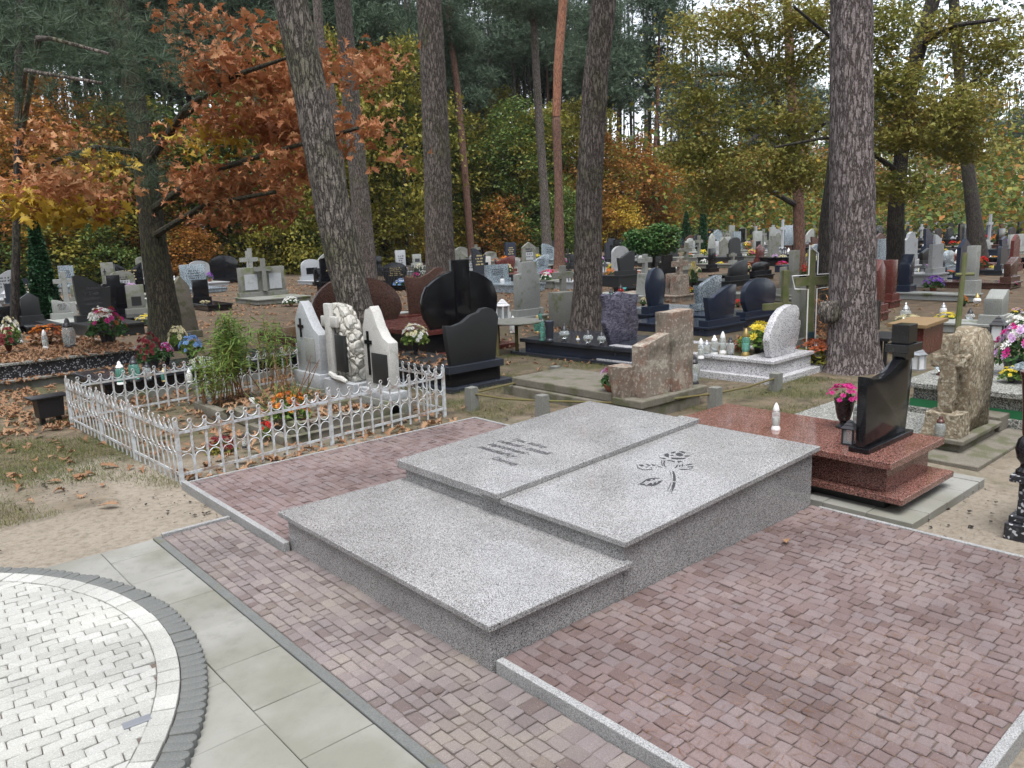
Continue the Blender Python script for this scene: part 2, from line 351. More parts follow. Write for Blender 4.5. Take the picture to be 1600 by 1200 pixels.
lm('fresh_green', (.06, .13, .025), (.13, .22, .045), (.26, .27, .07)); lm('dry_stem', (.12, .06, .03), (.22, .11, .05), (.3, .19, .09))
lm('plant_green', (.02, .06, .02), (.05, .12, .035), (.1, .18, .05))
for nm, a in dict(pink=(.6, .03, .25), white=(.8, .8, .76), yellow=(.75, .6, .06), orange=(.6, .2, .02), red=(.55, .02, .015), purple=(.32, .1, .5), blue=(.25, .42, .75), lilac=(.6, .38, .62), cream=(.75, .68, .45), rust=(.35, .09, .03), darkred=(.2, .02, .03), cyan=(.15, .6, .6), violet=(.16, .08, .45)).items():
    lm('f_' + nm, tuple(x * .6 for x in a), a, tuple(min(.9, x * 1.2 + .05) for x in a), trans=.25)
def bark(name, a, b, crack, moss=0, sc_=1.0, mossc=(.085, .095, .035), st=1.0):
    q = N(name); co_ = q.coord((21 * sc_, 21 * sc_, 5.0 * sc_)); nz = q.n("ShaderNodeTexNoise"); nz.inputs['Scale'].default_value = 2.0; nz.inputs['Detail'].default_value = 4; q.l(co_, nz.inputs['Vector'])
    ad = q.n("ShaderNodeMixRGB"); ad.blend_type = 'LINEAR_LIGHT'; ad.inputs[0].default_value = .8; q.l(co_, ad.inputs[1]); q.l(nz.outputs['Color'], ad.inputs[2])
    e = q.vor(1, ad.outputs[0], 'DISTANCE_TO_EDGE', 'Distance')
    plate = q.mix(q.noise(7 * sc_, 6, None, .65), a, b); plate = q.mix(q.ramp(q.noise(60, 4), [(.4, 0), (.7, .5)]), plate, tuple(x * .55 for x in a))
    if moss: plate = q.mix(q.ramp(q.noise(1.3, 5, None, .6), [(.55 - moss * .3, 0), (.7 - moss * .2, .75)]), plate, mossc)
    c = q.mix(q.ramp(e, [(0, 0), (.16, 1)]), crack, plate); q.col(c).rough(.95)
    ht = q.n("ShaderNodeMath", operation='MULTIPLY_ADD'); q.l(q.ramp(e, [(0, 0), (.2, 1)]), ht.inputs[0]); ht.inputs[1].default_value = 1; q.l(q.noise(50, 5), ht.inputs[2])
    q.bump(ht.outputs[0], st, .022); return q.m
M['bark1'] = bark('grey_pine_bark', (.20, .165, .16), (.31, .265, .26), (.045, .028, .025), .0)
M['bark2'] = bark('mossy_pine_bark', (.16, .14, .12), (.29, .25, .22), (.03, .022, .018), .3)
M['bark3'] = bark('brown_pine_bark', (.135, .11, .095), (.235, .195, .17), (.03, .02, .015), .1)
M['barkm'] = bark('dark_mossy_bark', (.06, .05, .035), (.10, .085, .055), (.015, .012, .008), .6, 1, (.055, .06, .022))
M['barkd'] = bark('dark_bark', (.045, .036, .03), (.08, .065, .055), (.012, .01, .008), .15)
M['barko'] = bark('orange_pine_bark', (.27, .11, .06), (.36, .17, .10), (.1, .04, .025), 0, .7, st=.4)
M['barkr'] = bark('reddish_pine_bark', (.15, .075, .05), (.22, .12, .085), (.05, .025, .018), 0, .8, st=.6)
# ================================================================== the setting
def ground():
    rs = np.concatenate([[0.0], np.linspace(.6, 14, 34), np.linspace(15, 60, 46), np.linspace(64, 180, 30), [240, 400, 900]])
    na = 160; V = [(0, 0, 0)]; F = []
    for r in rs[1:]:
        for i in range(na):
            a = 2 * math.pi * i / na; x, y = r * math.cos(a), r * math.sin(a)
            z = float(terr(x, y)); z += (0.012 * math.sin(x * 1.7 + y * .6) * math.sin(y * 1.3) - .008) if r > 3 else -.012
            V.append((x, y, z))
    me = bpy.data.meshes.new('ground')
    F = [(0, 1 + i, 1 + (i + 1) % na) for i in range(na)]
    for k in range(len(rs) - 2):
        for i in range(na): F.append((1 + k * na + i, 1 + (k + 1) * na + i, 1 + (k + 1) * na + (i + 1) % na, 1 + k * na + (i + 1) % na))
    me.from_pydata(V, [], F); me.polygons.foreach_set('use_smooth', [True] * len(F))
    tag(link('ground', me, None, M['ground']), kind='structure')
ground()

def clip_disc(poly, cx, cy, r, n=72):             # convex polygon cut to a disc
    for i in range(n):
        a = 2 * math.pi * i / n; nx, ny = math.cos(a), math.sin(a); out = []
        for k in range(len(poly)):
            p, q_ = poly[k], poly[(k + 1) % len(poly)]
            dp = (p[0] - cx) * nx + (p[1] - cy) * ny - r; dq = (q_[0] - cx) * nx + (q_[1] - cy) * ny - r
            if dp <= 0: out.append(p)
            if dp * dq < 0: t = dp / (dp - dq); out.append((p[0] + t * (q_[0] - p[0]), p[1] + t * (q_[1] - p[1])))
        poly = out
        if len(poly) < 3: return None
    return poly
def stone(mb, poly, z, h=.04, ch=.004, tilt=.0015):
    n = len(poly); cx = sum(p[0] for p in poly) / n; cy = sum(p[1] for p in poly) / n; tx, ty, dz = random.gauss(0, tilt), random.gauss(0, tilt), random.gauss(0, tilt)
    sz = max(.02, min(max(p[0] for p in poly) - min(p[0] for p in poly), max(p[1] for p in poly) - min(p[1] for p in poly))) / 2
    def ringz(k, zz): return [(cx + (x - cx) * k, cy + (y - cy) * k, zz + ((x - cx) * tx + (y - cy) * ty) / sz + dz) for x, y in poly]
    vs = ringz(1, z - h) + ringz(1, z - ch) + ringz(1 - ch / sz, z)
    fs = [tuple(range(2 * n, 3 * n))]
    for j in (0, 1):
        for i in range(n): fs.append((j * n + i, j * n + (i + 1) % n, (j + 1) * n + (i + 1) % n, (j + 1) * n + i))
    mb.add(vs, fs)
def rough8(a, b, c, d, g=.0018, r=.0045, j=.002):   # rounded, slightly uneven rectangle
    a += g; b -= g; c += g; d -= g; J = lambda: random.uniform(-j, j)
    return [(a + r + J(), c + J()), (b - r + J(), c + J()), (b + J(), c + r + J()), (b + J(), d - r + J()), (b - r + J(), d + J()), (a + r + J(), d + J()), (a + J(), d - r + J()), (a + J(), c + r + J())]
def paving(name, x0, x1, y0, y1, z, m, cw=(.050, .068), ln=(.045, .09)):
    mb = MB(); x = x0
    while x < x1 - .01:
        wd = min(random.uniform(*cw), x1 - x)
        if x1 - x - wd < .04: wd = x1 - x
        y = y0 - random.uniform(0, .05)
        while y < y1:
            l_ = random.uniform(*ln); ya, yb = max(y, y0), min(y + l_, y1)
            if y1 - yb < .03: yb = y1
            if yb - ya > .02: stone(mb, rough8(x, x + wd, ya, yb), z + random.gauss(0, .0008), ch=.0035, tilt=.0012)
            y = yb if yb > y else y + l_
        x += wd
    tag(mb.build(name, m), kind='structure')
    mb = MB(); mb.box(x0, x1, y0, y1, z - .05, z - .008); tag(mb.build(name + '_joints', M['joint']), kind='structure')
paving('weathered_paving', 1.372, 1.808, 2.345, 5.0, .012, M['oldpaver'])
paving('weathered_paving', 1.372, 1.868, -1.2, 2.34, .012, M['oldpaver'])
paving('red_paving', 1.852, 4.62, 4.24, 5.93, .05, M['redpaver'])
paving('red_paving', 1.912, 4.50, .74, 2.345, .05, M['redpaver'])
paving('red_paving', 1.812, 1.868, 2.345, 4.2, .012, M['oldpaver'])
def kerb(name, x0, x1, y0, y1, z0, z1, m):
    tag(MB().box(x0, x1, y0, y1, z0, z1).build(name, m, None, False, .004), kind='structure')
kerb('kerb', 1.812, 1.850, 4.2, 5.95, -.05, .066, M['kerb']); kerb('kerb', 1.872, 1.910, .70, 2.33, -.05, .066, M['kerb'])
kerb('kerb', 1.912, 4.53, .70, .738, -.05, .064, M['kerb']); kerb('kerb', 1.372, 1.808, 5.002, 5.03, -.05, .03, M['kerb'])
kerb('kerb', 1.852, 4.65, 5.932, 5.955, -.05, .052, M['kerb']); kerb('kerb', 4.622, 4.65, 4.3, 5.93, -.05, .055, M['kerb'])
kerb('kerb', 4.503, 4.53, .742, 2.30, -.05, .052, M['kerb'])
kerb('kerb', 1.318, 1.365, -1.2, 5.02, -.05, .016, M['palisade'])
tag(MB().box(1.365, 1.372, -1.2, 5.0, -.05, -.002).build('paving_gap', M['joint']), kind='structure')
mb = MB(); x = 1.314
for cxs in range(14):
    wd = .30; xa = x - wd; off = random.uniform(0, .4); y = -1.3 + off
    while y < 5.0:
        yb = min(y + .40, 5.0)
        if yb - y > .05: stone(mb, rough8(xa, x, y, yb, .0018, .003, .001), .014, ch=.003, tilt=.0006)
        y += .40
    x = xa
tag(mb.build('slab_path', M['slab']), kind='structure')
tag(MB().box(-2.9, 1.314, -1.3, 5.0, -.05, .001).build('slab_path_joints', M['joint']), kind='structure')

# round platform of white pavers
CX, CY = -.9, 3.75
pl = empty('round_paved_platform', (CX, CY, 0), 0, 'round platform of white brick pavers ringed by grey scalloped edging', 'platform')
mb = MB(); R1 = 1.772; bw, bl = .058, .108; row = 0; y = -R1
th = R_(4)
while y < R1:
    x = -R1 - (row % 2) * bl / 2 - random.uniform(0, .02)
    while x < R1:
        pc = rough8(x, x + bl, y, y + bw, .0018, .004, .0014)
        pc = clip_disc(pc, 0, 0, R1)
        if pc and len(pc) >= 3:
            if max(p[0] for p in pc) - min(p[0] for p in pc) > .02 and max(p[1] for p in pc) - min(p[1] for p in pc) > .015: stone(mb, pc, .06, ch=.003, tilt=.001)
        x += bl
    y += bw; row += 1
mb.xf(Matrix.Rotation(R_(-4), 4, 'Z')); mb.build('paving', M['whitepaver'], pl)
mb = MB(); n = 112
for i in range(n):
    a0 = 2 * math.pi * (i + .03) / n; a1 = 2 * math.pi * (i + .97) / n; ra, rb = R1 + .004, 1.862
    stone(mb, [(ra * math.cos(a0), ra * math.sin(a0)), (rb * math.cos(a0), rb * math.sin(a0)), (rb * math.cos((a0 + a1) / 2), rb * math.sin((a0 + a1) / 2)), (rb * math.cos(a1), rb * math.sin(a1)), (ra * math.cos(a1), ra * math.sin(a1))], .062, ch=.003, tilt=.001)
mb.build('border_course', M['whitepaver'], pl)
mb = MB(); mb.lathe([(1.864, -.05), (1.864, .048)], 96); mb.build('bed', M['joint'], pl)
pal = None; k_ = 0
nn = 240
pm = MB(); pts = []
for k in range(7): a = -math.pi / 2 + math.pi * k / 6; pts.append((.058 + .026 * math.cos(a), .026 * math.sin(a)))
pts += [(-.02, .026), (-.02, -.026)]
pm.lift(pts, -.05, 0); pme = pm.mesh(True, .004, 'palisade_block')
rest = MB()
for i in range(nn):
    a = 2 * math.pi * i / nn; x = 1.885 * math.cos(a); y = 1.885 * math.sin(a)
    zt = .052 + random.uniform(-.004, .004); vis = -52 < math.degrees(math.atan2(math.sin(a), math.cos(a))) < 62
    if vis and k_ < 84:
        o = link('palisade_block', pme, pl, M['palisade']); o.location = (x, y, zt); o.rotation_euler = (0, R_(random.uniform(-1, 3)), a); k_ += 1
    else:
        rest.add([tuple(Matrix.Rotation(a, 3, 'Z') @ Vector((p[0], p[1], z)) + Vector((x, y, zt))) for z in (-.05, 0) for p in pts], [tuple(range(9, 18))] + [(q1, (q1 + 1) % 9, (q1 + 1) % 9 + 9, q1 + 9) for q1 in range(9)])
tag(rest.build('palisade_edging', M['palisade'], pl), kind='stuff')
def spot(x, y, l_, w_, rz, m, z):                 # single dark or stained paver lying level with the rest
    mb = MB(); stone(mb, [(-l_ / 2, -w_ / 2), (l_ / 2, -w_ / 2), (l_ / 2, w_ / 2), (-l_ / 2, w_ / 2)], 0, .01, .002)
    o = mb.build('dark_paver', m, pl); o.location = (x - CX, y - CY, z); o.rotation_euler = (0, 0, rz)
p = P(214, 1126, .063); spot(p[0], p[1], .10, .052, R_(-4), M['darkpaver'], .064)

# ================================================================== hero tomb
def txt(s, wd, m, parent, loc, ux, uy, shear=.25, thick=.0012, name='inscription', bold=0):
    # text whose reading direction is ux and whose up direction is uy, wd metres wide
    cu = bpy.data.curves.new('t', 'FONT'); cu.body = s; cu.shear = shear; cu.offset = bold
    ob = bpy.data.objects.new('t', cu); col.objects.link(ob); dg = bpy.context.evaluated_depsgraph_get()
    me = bpy.data.meshes.new_from_object(ob.evaluated_get(dg)); bpy.data.objects.remove(ob)
    co_ = np.array([v.co for v in me.vertices]); lo, hi = co_.min(0), co_.max(0); k = wd / (hi[0] - lo[0])
    ux, uy = Vector(ux).normalized(), Vector(uy).normalized(); nz = ux.cross(uy)
    for v in me.vertices:
        q = Vector(loc) + ux * ((v.co.x - lo[0]) * k) + uy * (v.co.y * k * 1.0) + nz * thick; v.co = q
    me.name = name; return link(name, me, parent, m)
T = empty('granite_tomb', (1.86, 2.35, 0), 0, 'large empty double tomb of speckled pink-grey granite with engraved rose and verse', 'tomb')
ox, oy = 1.86, 2.35
def tb(name, x0, x1, y0, y1, z0, z1a, z1b=None, za=None, zb=None, m='tomb', bev=.004):  # block with a sloping top and bottom
    mb = MB(); z1b = z1a if z1b is None else z1b; za = z0 if za is None else za; zb = z0 if zb is None else zb
    X0, X1, Y0, Y1 = x0 - ox, x1 - ox, y0 - oy, y1 - oy
    mb.add([(X0, Y0, za), (X1, Y0, zb), (X1, Y1, zb), (X0, Y1, za), (X0, Y0, z1a), (X1, Y0, z1b), (X1, Y1, z1b), (X0, Y1, z1a)],
           [(0, 3, 2, 1), (4, 5, 6, 7), (0, 1, 5, 4), (1, 2, 6, 5), (2, 3, 7, 6), (3, 0, 4, 7)])
    return mb.build(name, M[m], T, False, bev)
SL = (.445 - .357) / (4.53 - 2.68)
def ztop(x, base=.357): return base + (x - 2.68) * SL
tb('lower_base', 1.862, 2.70, 2.348, 4.225, -.03, .205)
tb('lower_slab', 1.832, 2.735, 2.315, 4.285, .206, .236)
tb('upper_base', 2.702, 4.50, 2.346, 4.222, -.03, ztop(2.70, .318), ztop(4.5, .318))
tb('upper_slab', 2.678, 4.532, 2.312, 3.235, 0, ztop(2.678, .35), ztop(4.532, .35), ztop(2.678, .32), ztop(4.532, .32))
tb('upper_slab', 2.678, 4.532, 3.237, 4.285, 0, ztop(2.678, .372), ztop(4.532, .372), ztop(2.678, .32), ztop(4.532, .32))
tb('cover_strip', 2.655, 4.545, 3.225, 3.39, 0, ztop(2.655, .384), ztop(4.545, .384), ztop(2.655, .3505), ztop(4.545, .3505))
def onslab(px, py, base):
    d = ray(px, py); k = (base - SL * 2.68); t = (k - CAMH) / (d[2] - SL * d[0]); q = np.array([0, 0, CAMH]) + d * t
    return Vector((q[0] - ox, q[1] - oy, q[2]))
for s, a, b in (("Tym, którzy", (700, 243), (1180, 362)), ("odeszli i zostali", (490, 268), (1212, 450)), ("zapomnieni -", (365, 305), (930, 462)), ("mieszkańcy", (212, 350), (742, 490)), ("Ostródy", (415, 508), (768, 606))):
    A_ = onslab(720 + a[0] / 8.889, 660 + a[1] / 8.889, .373); B_ = onslab(720 + b[0] / 8.889, 660 + b[1] / 8.889, .373)
    A_.x = B_.x = (A_.x + B_.x) / 2; A_.z = B_.z = ztop(A_.x + ox, .3722)
    txt(s, (A_ - B_).length, M['engrave'], T, A_, (0, -1, 0), (1, 0, SL), .3, bold=.009)
rose = [[(790, 290), (830, 280), (855, 300), (850, 345), (810, 335), (775, 312)], [(880, 268), (930, 255), (960, 258), (925, 282), (885, 284)], [(960, 285), (1000, 270), (1045, 280), (1080, 305), (1070, 322), (1010, 328), (965, 312)],
        [(875, 308), (925, 306), (925, 322), (878, 322)], [(1000, 245), (1060, 250), (1110, 268), (1105, 282), (1060, 275)], [(1095, 318), (1185, 316), (1150, 332), (1100, 330)], [(885, 345), (930, 348), (1050, 352), (1130, 352), (1090, 368), (980, 378), (895, 372)],
        [(690, 335), (730, 350), (790, 355), (815, 372), (770, 372), (720, 358)], [(735, 385), (748, 385), (745, 440), (765, 485), (750, 478), (732, 440)], [(770, 395), (800, 393), (785, 430), (790, 470), (815, 505), (785, 490), (762, 445)],
        [(820, 390), (870, 388), (945, 405), (940, 425), (890, 405), (830, 400)], [(985, 400), (1050, 402), (1055, 418), (1020, 412), (1005, 432), (985, 420)],
        [(340, 445), (355, 460), (375, 505), (450, 535), (600, 530), (590, 540), (440, 543), (360, 512)], [(380, 455), (450, 462), (470, 480), (420, 486), (390, 475)], [(490, 448), (530, 452), (570, 472), (530, 478)], [(570, 450), (630, 458), (645, 475), (600, 474)], [(480, 492), (540, 490), (500, 506)], [(560, 508), (600, 505), (580, 516)], [(660, 468), (720, 490), (760, 508), (700, 496)],
        [(940, 510), (970, 468), (1000, 452), (985, 490), (960, 512)], [(1005, 480), (1025, 455), (1035, 465), (1020, 500)], [(1048, 460), (1070, 448), (1078, 470), (1062, 490), (1048, 482)], [(1115, 460), (1200, 445), (1230, 450), (1180, 465), (1120, 472)], [(1140, 490), (1235, 482), (1232, 498), (1150, 500)], [(1000, 525), (1080, 528), (1170, 528), (1235, 500), (1200, 528), (1100, 542), (1020, 535)],
        [(905, 555), (930, 565), (958, 640), (960, 715), (915, 712), (915, 630)], [(855, 545), (885, 590), (893, 650), (880, 700), (885, 640), (872, 590)], [(915, 735), (958, 733), (945, 800), (915, 860), (880, 925), (900, 840), (905, 790)], [(870, 770), (885, 715), (880, 780), (850, 840), (812, 885), (845, 830)], [(905, 770), (915, 772), (890, 840), (868, 900), (862, 890), (885, 835)],
        [(335, 765), (400, 755), (450, 720), (500, 685), (560, 668), (640, 665), (740, 680), (640, 678), (560, 682), (500, 705), (450, 745), (410, 765)], [(480, 700), (560, 688), (575, 705), (520, 715)], [(580, 690), (640, 688), (630, 700)], [(395, 768), (470, 755), (500, 785), (560, 740), (590, 750), (600, 775), (625, 735), (650, 730), (660, 755), (690, 712), (755, 705), (700, 755), (620, 790), (500, 788)]]
mb = MB()
for poly in rose:
    q_ = [onslab(960 + a / 10, 680 + b / 10, .3512) for a, b in poly]; mb.add(q_, [tuple(range(len(q_)))])
mb.build('rose_engraving', M['engrave'], T)

# ================================================================== generic small things (meshes are shared)
CACHE = {}
def cm(key, fn):
    if key not in CACHE: CACHE[key] = fn()
    return CACHE[key]
def lan_parts(kind):
    if kind == 'tall':
        return [('base', 'cap', lambda: MB().lathe([(.036, 0), (.036, .012), (.026, .035)], 16).mesh(True)), ('glass', 'glass', lambda: MB().lathe([(.026, .035), (.033, .05), (.033, .14), (.022, .155)], 16).mesh(True)),
                ('candle', 'wax', lambda: MB().lathe([(.024, .036), (.024, .1)], 12).mesh(True)), ('cap', 'cap', lambda: MB().lathe([(.024, .155), (.026, .165), (.018, .195), (.008, .215), (.004, .222)], 16).mesh(True))]
    if kind == 'ball':
        return [('base', 'cap', lambda: MB().lathe([(.035, 0), (.035, .01), (.014, .025), (.016, .035)], 16).mesh(True)), ('glass', 'glass', lambda: MB().lathe([(.018, .035), (.05, .06), (.062, .09), (.052, .12), (.034, .135)], 18).mesh(True)),
                ('cap', 'cap', lambda: MB().lathe([(.038, .135), (.04, .142), (.03, .165), (.012, .19), (.014, .2), (.005, .215)], 16).mesh(True))]
    if kind == 'house':
        def body():
            m_ = MB().box(-.05, .05, -.05, .05, 0, .012)
            for sx_ in (-1, 1):
                for sy_ in (-1, 1): m_.box(sx_ * .042 - .006, sx_ * .042 + .006, sy_ * .042 - .006, sy_ * .042 + .006, .012, .13)
            m_.box(-.05, .05, -.05, .05, .13, .138); return m_.mesh(False)
        return [('frame', 'cap', body), ('glass', 'glass', lambda: MB().box(-.036, .036, -.036, .036, .013, .129).mesh()), ('roof', 'cap', lambda: MB().lathe([(.078, .138), (.05, .16), (.052, .165), (.028, .185), (.03, .19), (.006, .205)], 4, sq=True).mesh())]
    if kind == 'jar':
        return [('base', 'cap', lambda: MB().lathe([(.042, 0), (.042, .014), (.036, .022)], 16).mesh(True)), ('glass', 'glass', lambda: MB().lathe([(.036, .022), (.046, .05), (.048, .12), (.04, .15), (.03, .16)], 18).mesh(True)),
                ('cap', 'cap', lambda: MB().lathe([(.032, .16), (.036, .168), (.028, .19), (.02, .195), (.016, .215), (.005, .23)], 16).mesh(True))]
def lantern(kind, loc, h, cap='wplastic', glass='glass', label=None, rz=0, group=None, desc=None):
    o = empty('grave_lantern', loc, rz + R_(random.uniform(-20, 20)), label, 'lantern', group); H0 = {'tall': .222, 'ball': .215, 'house': .205, 'jar': .23}[kind]
    s = h / H0; o.scale = (s, s, s)
    gl_ = None
    for nm, mk, fn in lan_parts(kind):
        me = cm((kind, nm), fn); par = o if nm != 'candle' else gl_
        if len(me.materials) == 0: me.materials.append(None)
        ob = bpy.data.objects.new(nm, me); col.objects.link(ob); ob.parent = par; gl_ = ob if nm == 'glass' else gl_
        ob.material_slots[0].link = 'OBJECT'; ob.material_slots[0].material = M[{'cap': cap, 'glass': glass, 'wax': 'wax'}[mk]]
    if desc: auto(o, desc, 'lantern', group or 'glass grave lanterns')
    return o
def blossom_mesh(seed, n, rx, rz_, r, kind):
    g = np.random.default_rng(seed); a = g.uniform(0, 2 * np.pi, n); u = g.uniform(0, 1, n) ** .5
    z = np.sqrt(np.clip(1 - u ** 2, 0, 1)); ctr = np.stack([rx * u * np.cos(a), rx * u * np.sin(a), rz_ * z + g.normal(0, .05 * rx, n)], 1)
    # each head: petals round a centre, two tiers
    tv = []; tf = []
    for tier, (cnt, ang, ln_, wd) in enumerate(((9, .35, 1, .34), (6, 1.0, .7, .32))):
        for k in range(cnt):
            t = 2 * math.pi * k / cnt + tier; c_, s_ = math.cos(t), math.sin(t); b = len(tv)
            hx, hz = math.cos(ang) * ln_, math.sin(ang) * ln_
            for (l_, w_) in ((.1, .05), (.6, -wd / 2), (1, 0), (.6, wd / 2)): tv.append((c_ * hx * l_ - s_ * w_, s_ * hx * l_ + c_ * w_, hz * l_ * (1 if l_ < 1 else .9)))
            tf.append((b, b + 1, b + 2, b + 3))
    nrm = ctr / np.array([rx ** 2, rx ** 2, rz_ ** 2]); nrm[:, 2] += .3; nrm /= np.linalg.norm(nrm, axis=1)[:, None]
    ref = g.normal(0, 1, (n, 3)); ax = np.cross(nrm, ref); ax /= np.linalg.norm(ax, axis=1)[:, None]; ay = np.cross(nrm, ax)
    Mx = np.stack([ax, ay, nrm], 2)
    V, F = inst(tv, tf, ctr, r * g.uniform(.8, 1.2, n), Mx); return npmesh('blossoms', V, F)
def foliage_mesh(seed, n, rx, rz_, s):
    g = np.random.default_rng(seed); d = g.normal(0, 1, (n, 3)); d /= np.linalg.norm(d, axis=1)[:, None]; rr = g.uniform(.4, 1, n)[:, None] ** .5
    c = d * rr * [rx, rx, rz_]; c[:, 2] = np.abs(c[:, 2]) * .9 - .1 * rz_
    V, F = inst(*CARD, c, s * g.uniform(.7, 1.3, n)); return npmesh('foliage', V, F)
def pot_mesh(kind):
    if kind == 'pot': return MB().lathe([(.05, 0), (.07, .08), (.078, .085), (.078, .1), (.06, .1), (.055, .085)], 16).mesh(True)
    if kind == 'bowl': return MB().lathe([(.06, 0), (.07, .01), (.11, .06), (.125, .085), (.115, .09), (.1, .07)], 20).mesh(True)
    if kind == 'vase': return MB().lathe([(.055, 0), (.055, .012), (.03, .03), (.028, .045), (.045, .07), (.062, .14), (.068, .2), (.074, .21), (.074, .218), (.05, .218)], 20).mesh(True)
def flowers(loc, wd, h, fcol, pot='pot', potm='dplastic', fol='plant_green', label=None, desc=None, kind='dome', group=None, leafs=1.0, name='flower_pot', cat='flowers', vw=1.0, pr=None):
    """a pot or vase of flowers wd wide and h high"""
    loc = np.array(loc, float); o = empty(name, loc, random.uniform(0, 6), label, cat, group)
    H0 = {'pot': .1, 'bowl': .09, 'vase': .218, None: .02}[pot]; ph = h * (pr if pr else .42 if pot == 'vase' else .3 if pot else .0); k = ph / H0 if pot else 0
    if pot:
        me = cm(('pot', pot), lambda: pot_mesh(pot)); ob = link(pot, me.copy(), o, M[potm]); kk = min(k, wd * .33 / {'pot': .078, 'bowl': .125, 'vase': .074}[pot] * (1.0 if pot != 'bowl' else 1.25)); ob.scale = (kk * vw, kk * vw, k)
    sd = random.randint(0, 3)
    fm = cm(('fol', sd), lambda: foliage_mesh(sd + 30, 260, 1, 1, .30)); ob = link('leaves', fm.copy(), o, M[fol]); ob.location = (0, 0, ph * .9); ob.scale = (wd * .5 * leafs, wd * .5 * leafs, (h - ph) * .72)
    cols = fcol if isinstance(fcol, (list, tuple)) else [fcol]
    for j, c_ in enumerate(cols):
        bm_ = cm(('bl', sd, kind, j, len(cols)), lambda: blossom_mesh(sd * 7 + j + 1, int((46 if kind == 'dome' else 16) / len(cols)) + 2, 1, 1, .2 if kind == 'dome' else .3, kind))
        ob = link('blossoms', bm_.copy(), o, M['f_' + c_]); ob.location = (0, 0, ph * .95); ob.scale = (wd * .45, wd * .45, (h - ph) * .85)
    if desc: auto(o, desc, cat, group or 'flower pots on the graves')
    return o
# ------------------------------------------------------------------ headstones
def prof(kind, w_, h):
    a = w_ / 2; N_ = 14
    if kind == 'rect': return [(-a, 0), (a, 0), (a, h), (-a, h)]
    if kind == 'arch':
        r = min(a * .55, h * .4); return [(-a, 0), (a, 0)] + [(a * math.cos(math.pi * k / N_), h - r + r * math.sin(math.pi * k / N_)) for k in range(N_ + 1)]
    if kind == 'half': return [(-a * .72, 0), (a * .72, 0)] + [(a * math.cos(R_(-20 + 220 * k / N_)), h * .52 + h * .48 * math.sin(R_(-20 + 220 * k / N_))) for k in range(N_ + 1)]
    if kind in ('wave', 'waver'):
        top = [(a - 2 * a * k / N_, h * (.86 + .14 * math.sin(math.pi * (.5 - 1.35 * k / N_) + .5)) - (.06 * h if k > N_ * .75 else 0)) for k in range(N_ + 1)]
        p = [(-a * .82, 0), (a * .82, 0), (a * .96, h * .5)] + top + [(-a * .96, h * .5)]
        return p if kind == 'wave' else [(-x, z) for x, z in p][::-1]
    if kind in ('slant', 'slantr'):
        top = [(a * .9 - 1.8 * a * (k / N_), h * (1 - .45 * (k / N_) ** 2)) for k in range(N_ + 1)]
        p = [(-a, 0), (a, 0), (a, h * .9)] + top
        return p if kind == 'slant' else [(-x, z) for x, z in p][::-1]
    if kind == 'point': return [(-a * .9, 0), (a * .9, 0), (a, h * .62), (a * .62, h * .68), (a * .34, h * .8), (a * .22, h * .96), (0, h), (-a * .22, h * .96), (-a * .34, h * .8), (-a * .62, h * .68), (-a, h * .62)]
    if kind == 'peak': return [(-a, 0), (a, 0), (a, h * .75), (0, h), (-a, h * .75)]
    if kind == 'obelisk': return [(-a, 0), (a, 0), (a * .6, h * .82), (0, h), (-a * .6, h * .82)]
    if kind == 'pillar': return [(-a, 0), (a, 0), (a, h * .74), (a * .58, h * .76), (a * .58, h), (-a * .58, h), (-a * .58, h * .76), (-a, h * .74)]
    if kind == 'mtop': return [(-a, 0), (a, 0), (a, h), (a * .55, h * .86), (0, h * .62), (-a * .5, h * .88), (-a, h)]
    if kind == 'round': return [(-a * .8, 0), (a * .8, 0), (a, h * .3)] + [(a * math.cos(math.pi * k / N_), h * .55 + h * .45 * math.sin(math.pi * k / N_)) for k in range(N_ + 1)] + [(-a, h * .3)]
    if kind == 'gable': return [(-a, 0), (a, 0), (a, h * .72), (a * .8, h * .76), (a * .6, h * .78), (a * .45, h * .93), (0, h), (-a * .45, h * .93), (-a * .6, h * .78), (-a * .8, h * .76), (-a, h * .72)]
def cross_mb(mb, w_, h, t, cx=0, z0=0, bar=None, arm=.68):
    b = bar or w_ * .22; za = z0 + h * arm
    mb.box(cx - b / 2, cx + b / 2, -t / 2, t / 2, z0, z0 + h)
    mb.box(cx - w_ / 2, cx - b / 2, -t / 2 + .002, t / 2 - .002, za - b / 2, za + b / 2); mb.box(cx + b / 2, cx + w_ / 2, -t / 2 + .002, t / 2 - .002, za - b / 2, za + b / 2); return mb
def glyphs(mb, w_, z0, z1, rows, y, th=.003, seed=0):    # rows of small cut strokes too far off to read
    g = random.Random(seed); dz = (z1 - z0) / rows
    for r in range(rows):
        zc = z1 - dz * (r + .5); ww = w_ * g.uniform(.55, .95); x = -ww / 2
        while x < ww / 2:
            l_ = g.uniform(.2, .5) * dz; mb.box(x, x + l_, y - th, y, zc - dz * .22, zc + dz * .22 * g.choice([1, 1, 1.4])); x += l_ + dz * g.choice([.12, .12, .5])
